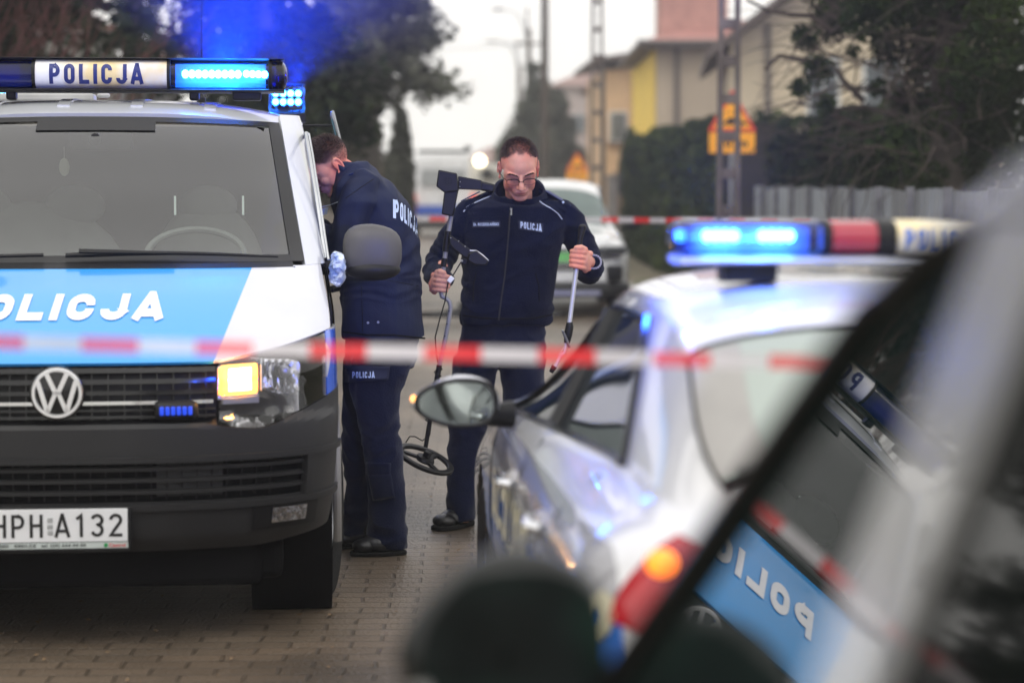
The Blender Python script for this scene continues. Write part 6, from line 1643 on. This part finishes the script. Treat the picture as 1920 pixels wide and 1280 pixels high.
# signs
M_or = mat("sign_orange", (.98, .42, .015), .45, noise=(8, .06)); M_redb = mat("sign_red", (.72, .05, .02), .45); M_ink = mat("sign_ink", (.02, .015, .01), .6)
def warn(x, y, zc, a, label, hump=True):
    t = thing("warning_sign", label, "road sign", (x, y, 0)); h = a*.866
    def tri(s, rr=.12):
        pts = [(0, h*.6667*s), (-a/2*s, -h*.3333*s), (a/2*s, -h*.3333*s)]; out = []
        for i in range(3):
            p = Vector(pts[i]); q = Vector(pts[(i+1) % 3]); o_ = Vector(pts[i-1])
            for k in (0, .33, .66, 1): u = p+(o_-p)*rr*.5*(1-k); v = p+(q-p)*rr*.5*k; out.append(tuple(u.lerp(v, k)))
        return out
    f = MB(); f.prism(tri(1.), (0, .01, 0), (0, 0, zc)); pl = f.build("sign_border", M_redb, t)
    f = MB(); f.prism(tri(.78), (0, .006, 0), (0, -.004, zc)); f.build("sign_face", M_or, pl)
    f = MB(); f.prism([(-.34*a, -.12*a), (-.16*a, -.11*a), (-.08*a, -.02*a), (.0, .0), (.08*a, -.05*a), (.14*a, -.02*a), (.22*a, -.10*a), (.34*a, -.12*a), (.34*a, -.15*a), (-.34*a, -.15*a)] if hump else [(-.02*a, .2*a), (.02*a, .2*a), (.02*a, -.15*a), (-.02*a, -.15*a)], (0, .003, 0), (0, -.0055, zc)); f.build("sign_symbol", M_ink, pl)
    f = MB(); f.box((0, 0, zc-h*.3333-.19*a/.6*.72), (a*.93, .012, .25*a/.6)); p2 = f.build("distance_plate", M_or, t, bevel=.005)
    zz = zc-h*.3333-.19*a/.6*.72; f = MB(); text_on(f, "70 m", a*.62, .11*a/.6, lambda u, v: Vector((u, -.010, zz+v)), .03); f.build("plate_text", M_ink, p2, smooth=False)
    f = MB(); f.tube([(0, .03, 0), (0, .03, zc+.1)], .03, 10); f.build("post", M_alu, t)
warn(2.76, 28.2, 2.42, .62, "orange triangular speed hump sign with distance plate behind the near lattice pole")
warn(1.80, 62, 2.10, .62, "small distant orange triangular sign above the white car")
f = MB(); f.tube([(0, 0, 0), (.07, 0, 2.3)], [.045, .035], 10); o = f.build("thin_post", mat("post_grey", (.20, .20, .22), .5, .3), None); o.location = (4.12, 26.0, .0); tag(o, "thin leaning grey post rising behind the sheet fence", "post")
# houses
M_beige = mat("render_beige", (.46, .38, .29), .9, noise=(.7, .08), bump=(20, .2)); M_pink = mat("roof_pink", (.36, .17, .145), .8, noise=(3, .15), bump=(8, .5)); M_eave = mat("eave_brown", (.11, .085, .075), .8)
M_win = mat("house_window", (.06, .075, .085), .1, spec=.8); M_frm = mat("window_frame_white", (.6, .6, .58), .5)
def window(par, x, y, z, w, h):
    f = MB(); f.box((x, y, z), (w+.12, .10, h+.12)); fr = f.build("window", M_frm, par, bevel=.01); f = MB(); f.box((x-w/4, y-.03, z), (w/2-.04, .08, h)); f.box((x+w/4, y-.03, z), (w/2-.04, .08, h)); f.build("pane", M_win, fr)
    f = MB(); f.box((x, y-.08, z-h/2-.09), (w+.25, .22, .05)); f.build("sill", M_eave, fr)
def house_a():
    t = thing("beige_house", "large beige house with pink roof behind the two slotted poles", "house", (6.58, 62, 0), R(0))
    f = MB(); f.box((0, 5.8, 2.65), (5.2, 11.6, 5.3)); f.build("wall", M_beige, t)
    f = MB(); f.box((-2.62, 6.0, 2.65), (.06, 11.3, 5.25)); f.build("side_wall", mat("render_yellow", (.85, .60, .09), .85, noise=(.8, .05)), t)
    f = MB(); f.box((0, 5, 5.36), (6.3, 11.2, .14)); ev = f.build("eaves", M_eave, t)
    f = MB(); f.add([(-3.15, -.6, 5.43), (3.15, -.6, 5.43), (3.15, 10.6, 5.43), (-3.15, 10.6, 5.43), (-.6, 3.4, 6.3), (.6, 3.4, 6.3), (.6, 7, 6.3), (-.6, 7, 6.3)], [(0, 1, 5, 4), (1, 2, 6, 5), (2, 3, 7, 6), (3, 0, 4, 7), (4, 5, 6, 7)]); rf = f.build("roof", M_pink, t, smooth=False)
    f = MB(); f.box((-1.45, 2.6, 6.25), (1.9, 2.2, 1.5)); f.box((-1.45, 2.6, 7.03), (2.1, 2.4, .1)); f.build("dormer", mat("brick_pink", (.44, .24, .20), .9, noise=(5, .15)), rf)
    for x in (-2.05, -.25): f = MB(); f.tube([(x, -.08, 0), (x, -.08, 5.3)], .07, 8); f.build("downpipe", mat("pipe_brown", (.12, .10, .09), .5), t)
    f = MB(); f.tube([(-2.62-.55, -.62, 5.42), (3.15, -.62, 5.42)], .07, 8); f.build('gutter', MATS['pipe_brown'] if 'pipe_brown' in MATS else M_eave, t)
    window(t, 1.0, 0, 3.4, 1.3, 1.5); window(t, -1.2, 0, 1.4, 1.0, 1.2); window(t, 1.0, 0, 1.2, 1.3, 1.2)
    f = MB(); f.box((.55, -.45, 3.4), (1.0, .8, 1.6)); bw = f.build("bay", mat("bay_grey", (.22, .24, .27), .3), t); f = MB(); f.box((.55, -.87, 3.5), (.8, .05, 1.2)); f.build("bay_pane", M_win, bw)
def house_y():
    t = thing("yellow_house", "apricot house glimpsed left of the beige house's yellow side wall", "house", (4.75, 76, 0), R(2))
    f = MB(); f.box((0, 4, 2.9), (1.35, 8, 5.8)); f.build("wall", mat("render_apricot", (.62, .42, .24), .85), t)
    f = MB(); f.box((-1.15, 4.2, 2.7), (1.0, 8, 5.4)); f.build("side_wing", mat("render_apricot", (.62, .42, .24), .85), t)
    f = MB(); f.add([(-2.1, -.5, 5.6), (1.0, -.5, 6.1), (1.0, 9, 6.1), (-2.1, 9, 5.6), (-2.1, -.5, 5.75), (1.0, -.5, 6.25), (1.0, 9, 6.25), (-2.1, 9, 5.75)], [(3, 2, 1, 0), (4, 5, 6, 7), (0, 1, 5, 4), (1, 2, 6, 5), (2, 3, 7, 6), (3, 0, 4, 7)]); f.build("roof", M_eave, t, smooth=False)
    window(t, -1.15, .18, 3.5, .5, .9)
def house_b():
    t = thing("gabled_house", "cream gabled house behind the bare branches at right", "house", (6.9, 47, 0), R(-4))
    f = MB(); L_, Rr = -2.35, 3.4; f.add([(L_, 0, 0), (Rr, 0, 0), (Rr, 0, 4.4), (.6, 0, 6.6), (L_, 0, 4.5), (L_, 9, 0), (Rr, 9, 0), (Rr, 9, 4.4), (.6, 9, 6.6), (L_, 9, 4.5)], [(0, 1, 2, 3, 4), (9, 8, 7, 6, 5), (0, 4, 9, 5), (1, 6, 7, 2), (2, 7, 8, 3), (3, 8, 9, 4)]); f.build("wall", mat("render_cream", (.56, .47, .34), .9, noise=(.7, .07)), t, smooth=False)
    for a, b in (((L_-.5, 4.15), (.6, 6.75)), ((.6, 6.75), (Rr+.5, 4.1))):
        f = MB(); f.add([(a[0], -.6, a[1]), (b[0], -.6, b[1]), (b[0], 9.4, b[1]), (a[0], 9.4, a[1]), (a[0], -.6, a[1]+.18), (b[0], -.6, b[1]+.18), (b[0], 9.4, b[1]+.18), (a[0], 9.4, a[1]+.18)], [(3, 2, 1, 0), (4, 5, 6, 7), (0, 1, 5, 4), (1, 2, 6, 5), (2, 3, 7, 6), (3, 0, 4, 7)]); f.build("roof", M_eave, t, smooth=False)
    for x in (-1.55, .9): f = MB(); f.tube([(x, -.08, 0), (x, -.08, 4.9)], .06, 8); f.build("downpipe", MATS["pipe_brown"], t)
    for x in (-.35, .95): window(t, x+1.2, 0, 3.5, .8, 1.2)
    window(t, -.4, 0, 3.5, .6, 1.3); window(t, 2.4, 0, 1.3, 1, 1.1)
    f = MB(); f.box((-2.1, 3, 7.0), (.5, .5, 2.0)); f.build("chimney", MATS["brick_pink"], t)
def house_far(x, y, w, h, c, label, rc=(.3, .2, .18)):
    t = thing("distant_house", label, "house", (x, y, 0)); f = MB(); f.box((0, 4, h/2), (w, 8, h)); f.build("wall", mat(label[:14], c, .9, noise=(.5, .1)), t)
    f = MB(); f.add([(-w/2-.4, -.4, h), (w/2+.4, -.4, h), (w/2+.4, 8.4, h), (-w/2-.4, 8.4, h), (0, 2, h+1.3), (0, 6, h+1.3)], [(0, 1, 4), (1, 2, 5, 4), (2, 3, 5), (3, 0, 4, 5), (3, 2, 1, 0)]); f.build("roof", mat("roof"+label[:10], rc, .9), t, smooth=False)
    window(t, -w*.2, 0, h*.7, w*.15, 1.0); window(t, w*.22, 0, h*.7, w*.15, 1.0)
house_a(); house_y(); house_b()
house_far(4.9, 105, 2.4, 6.0, (.45, .33, .30), "pinkish hazy house beyond the yellow one")
house_far(5.3, 140, 5.5, 7.6, (.40, .33, .31), "grey-pink block of flats farthest down the street")
house_far(-1.6, 175, 5, 3.2, (.4, .4, .38), "faint low house at the end of the street")
def house_left():
    t = thing("brick_red_roof_house", "house with reddish roof seen through gaps between the dark trees at left", "house", (-9.4, 47, 0), R(6))
    f = MB(); f.box((0, 4, 2.0), (4.2, 8, 4.0)); f.build("wall", mat("render_grey", (.16, .16, .17), .9, noise=(1, .15)), t)
    for s in (-1, 1):
        f = MB(); f.add([(s*2.6, -.6, 3.85), (0, -.6, 5.3), (0, 9, 5.3), (s*2.6, 9, 3.85), (s*2.6, -.6, 4.0), (0, -.6, 5.45), (0, 9, 5.45), (s*2.6, 9, 4.0)], [(0, 1, 2, 3), (7, 6, 5, 4), (0, 4, 5, 1), (1, 5, 6, 2), (2, 6, 7, 3), (3, 7, 4, 0)]); f.build("roof", mat("roof_red", (.17, .065, .055), .85, noise=(4, .2)), t, smooth=False)
    window(t, .6, 0, 3.0, 1, 1.1)
house_left()
f = MB(); f.box((0, 0, 1.9), (2.6, .3, 3.8)); o = f.build("garden_shed", mat("shed_grey", (.17, .16, .145), .9, noise=(1, .2)), None); o.location = (-7.1, 33, 0); tag(o, "grey-brown shed wall behind bare red twigs at the far left edge", "shed")
f = MB(); f.box((0, 0, .8), (.25, 46, 1.6)); o = f.build("garden_wall", mat("wall_hazy", (.22, .20, .18), .9, noise=(.8, .2)), None, bevel=.02); o.location = (-5.0, 62, 0); o.rotation_euler.z = R(1); tag(o, "long pale garden wall along the left side of the street", "wall")
# bare red twigs at upper left
def twigs():
    t = thing("bare_shrub", "bare shrub of reddish twigs above the left end of the van's roof bar", "shrub", (-5.0, 19.5, 0)); rnd = random.Random(4); f = MB()
    for k in range(46):
        b = Vector((rnd.uniform(-.5, .6), rnd.uniform(-.4, .4), 0)); d = Vector((rnd.uniform(-.30, .42), rnd.uniform(-.2, .2), 1)).normalized(); p = b; pts = [p]
        for s in range(9): d = (d+Vector((rnd.uniform(-.12, .18), rnd.uniform(-.1, .1), rnd.uniform(-.03, .05)))).normalized(); p = p+d*.42; pts.append(p)
        f.tube(pts, [.018-.0017*i for i in range(10)], 5)
        for s in (4, 5, 6, 7): q = pts[s]; e = (d+Vector((rnd.uniform(-.8, .8), rnd.uniform(-.4, .4), rnd.uniform(-.1, .3)))).normalized(); f.tube([q, q+e*.35, q+e*.7+Vector((0, 0, .1))], [.008, .006, .003], 4)
    f.build("twigs", M_barkr, t)
twigs()
# ivy covered tree at right
def ivytree():
    Y = 19.5; base = P(1765, 343, Y); t = thing("ivy_tree", "ivy-covered tree with tangled bare branches filling the upper right", "tree", (base.x, Y, 0)); rnd = random.Random(9); s = FPX/Y; o0 = Vector((base.x, Y, 0))
    cl = [(1512, 70, 30), (1535, 130, 34), (1500, 165, 22), (1560, 45, 44), (1625, 30, 50), (1700, 25, 60), (1790, 35, 70), (1880, 30, 75), (1665, 95, 40), (1740, 110, 62), (1830, 125, 75), (1905, 150, 55), (1700, 185, 50), (1785, 215, 72), (1870, 250, 75), (1645, 165, 18), (1548, 195, 20), (1690, 270, 55), (1790, 310, 75), (1885, 330, 70), (1650, 320, 45), (1612, 300, 34), (1730, 350, 60), (1565, 0, 60), (1700, -60, 110), (1850, -70, 130), (1680, 235, 28), (1530, 250, 14), (1620, 215, 12), (1960, 100, 80), (1960, 260, 90), (1600, 95, 14), (1860, 190, 55)]
    cs = [(P(a, b, Y+rnd.uniform(-1., 1.2))-o0, r/s*.95) for a, b, r in cl]
    f = MB(); leaves(f, cs, 30000, .034, 9, .9, 1., .45); f.build("crown", M_ivy, t, smooth=False)
    f = MB(); tr = lambda a, b, d=0.: P(a, b, Y+d)-o0
    f.tube([(0, 0, 0), tr(1770, 300), tr(1780, 150), tr(1800, -60), tr(1790, -300)], [.22, .19, .16, .12, .06], 12)
    f.build("trunk", M_bark, t); f = MB()
    for k in range(150):
        a = rnd.uniform(1560, 1900); b = rnd.uniform(-30, 300); p = P(a, b, Y+rnd.uniform(-1.2, .5))-o0; d = Vector((rnd.uniform(-1, .3), rnd.uniform(-.3, .3), rnd.uniform(-.5, .5))).normalized(); pts = [p]
        for s_ in range(8): d = (d+Vector((rnd.uniform(-.35, .3), rnd.uniform(-.2, .2), rnd.uniform(-.35, .3)))).normalized(); p = p+d*.13; pts.append(p)
        f.tube(pts, [.0075-.0007*i for i in range(9)], 5)
    for pl_ in ([(1750, 190), (1690, 190), (1640, 170), (1590, 165), (1560, 120), (1530, 90)], [(1740, 230), (1680, 215), (1620, 200), (1570, 205), (1520, 200), (1485, 190)], [(1730, 250), (1660, 240), (1600, 235), (1560, 215)], [(1620, 190), (1580, 150), (1570, 130)], [(1560, 60), (1520, 30), (1480, 28), (1440, 20), (1400, 0)], [(1540, 120), (1490, 110), (1460, 105), (1435, 130)]):
        f.tube([tr(a, b, rnd.uniform(-.2, .2)) for a, b in pl_], [.028-.004*i for i in range(len(pl_))], 7)
    f.build("branches", mat("branch_brown", (.05, .036, .028), .85, noise=(8, .3)), t)
ivytree()
bush("garden_shrub", "dark evergreen shrub between the hedge and the ivy-covered tree", [(1600, 290, 40), (1640, 320, 40), (1580, 330, 35), (1620, 350, 40), (1665, 340, 40)], 23, 7000, .045, MATS["dark_hedge"], 51)
# bicycle lying on the road behind the officer
def bicycle():
    c = P(925, 600, 25.8); t = thing("bicycle", "dark bicycle lying on the road behind the officer with the detector, only its ends showing", "bicycle", (c.x, 25.6, 0), R(4))
    for x in (-.56, .52):
        f = MB(); f.lathe([(.30, -.018), (.335, -.018), (.335, .018), (.30, .018), (.30, -.018)], (x, 0, .10), 'z', 30); w = f.build("wheel", M_tyre, t); f = MB()
        for k in range(12): a = k*math.pi/6; f.tube([(x, 0, .10), (x+.3*math.cos(a), .3*math.sin(a), .10)], .003, 4)
        f.build("spokes", M_alu, w)
    f = MB(); f.tube([(-.56, 0, .13), (-.1, -.05, .16), (.34, .35, .16), (-.25, .40, .16), (-.1, -.05, .16)], .018, 8); f.tube([(-.56, 0, .13), (-.25, .40, .16)], .014, 8); f.tube([(.52, 0, .13), (.34, .35, .16), (.30, .48, .18)], .018, 8); f.build("frame", M_blk, t)
    f = MB(); f.tube([(.30, .48, .18), (.42, .50, .25), (.66, .42, .32), (.72, .35, .42)], .02, 8); f.build("handlebar", M_blk, t)
    f = MB(); f.ball((-.32, .52, .18), (.06, .13, .05), 12); f.build("saddle", M_blk, t)
bicycle()
# fallen leaves and grit on the paving
rnd = random.Random(77); f = MB()
for _ in range(2600):
    y = rnd.uniform(4.5, 30); x = rnd.uniform(-3, 2.1)*(.4+y/30); s = rnd.uniform(.004, .016); a = rnd.uniform(0, 6.28)
    p = Vector((x, y, .006+s*.3)); d1 = Vector((math.cos(a), math.sin(a), rnd.uniform(-.3, .3)))*s; d2 = Vector((-math.sin(a), math.cos(a), rnd.uniform(-.3, .3)))*s*.6
    k = len(f.v); f.v += [tuple(p-d1), tuple(p+d2), tuple(p+d1), tuple(p-d2)]; f.f.append((k, k+1, k+2, k+3)); f.m.append(0)
o = f.build("leaf_litter", mat("dry_leaf", (.20, .13, .07), .8, noise=(4, .5)), smooth=False); tag(o, "dry leaf crumbs and grit scattered over the brick paving", "leaf litter", kind="stuff")
# misty air
f = MB(); f.box((0, 80, 6), (120, 210, 16)); hz = f.build("haze", bpy.data.materials.new("misty_air"), smooth=False); tag(hz, "thin winter mist over the whole street", "haze", kind="stuff")
hm = hz.data.materials[0]; hm.use_nodes = True; ht = hm.node_tree; ht.nodes.remove(ht.nodes["Principled BSDF"]); pv = ht.nodes.new("ShaderNodeVolumePrincipled")
pv.inputs["Color"].default_value = (.99, .99, .985, 1); pv.inputs["Density"].default_value = .0016; pv.inputs["Anisotropy"].default_value = .2
ht.links.new(pv.outputs[0], ht.nodes["Material Output"].inputs["Volume"])
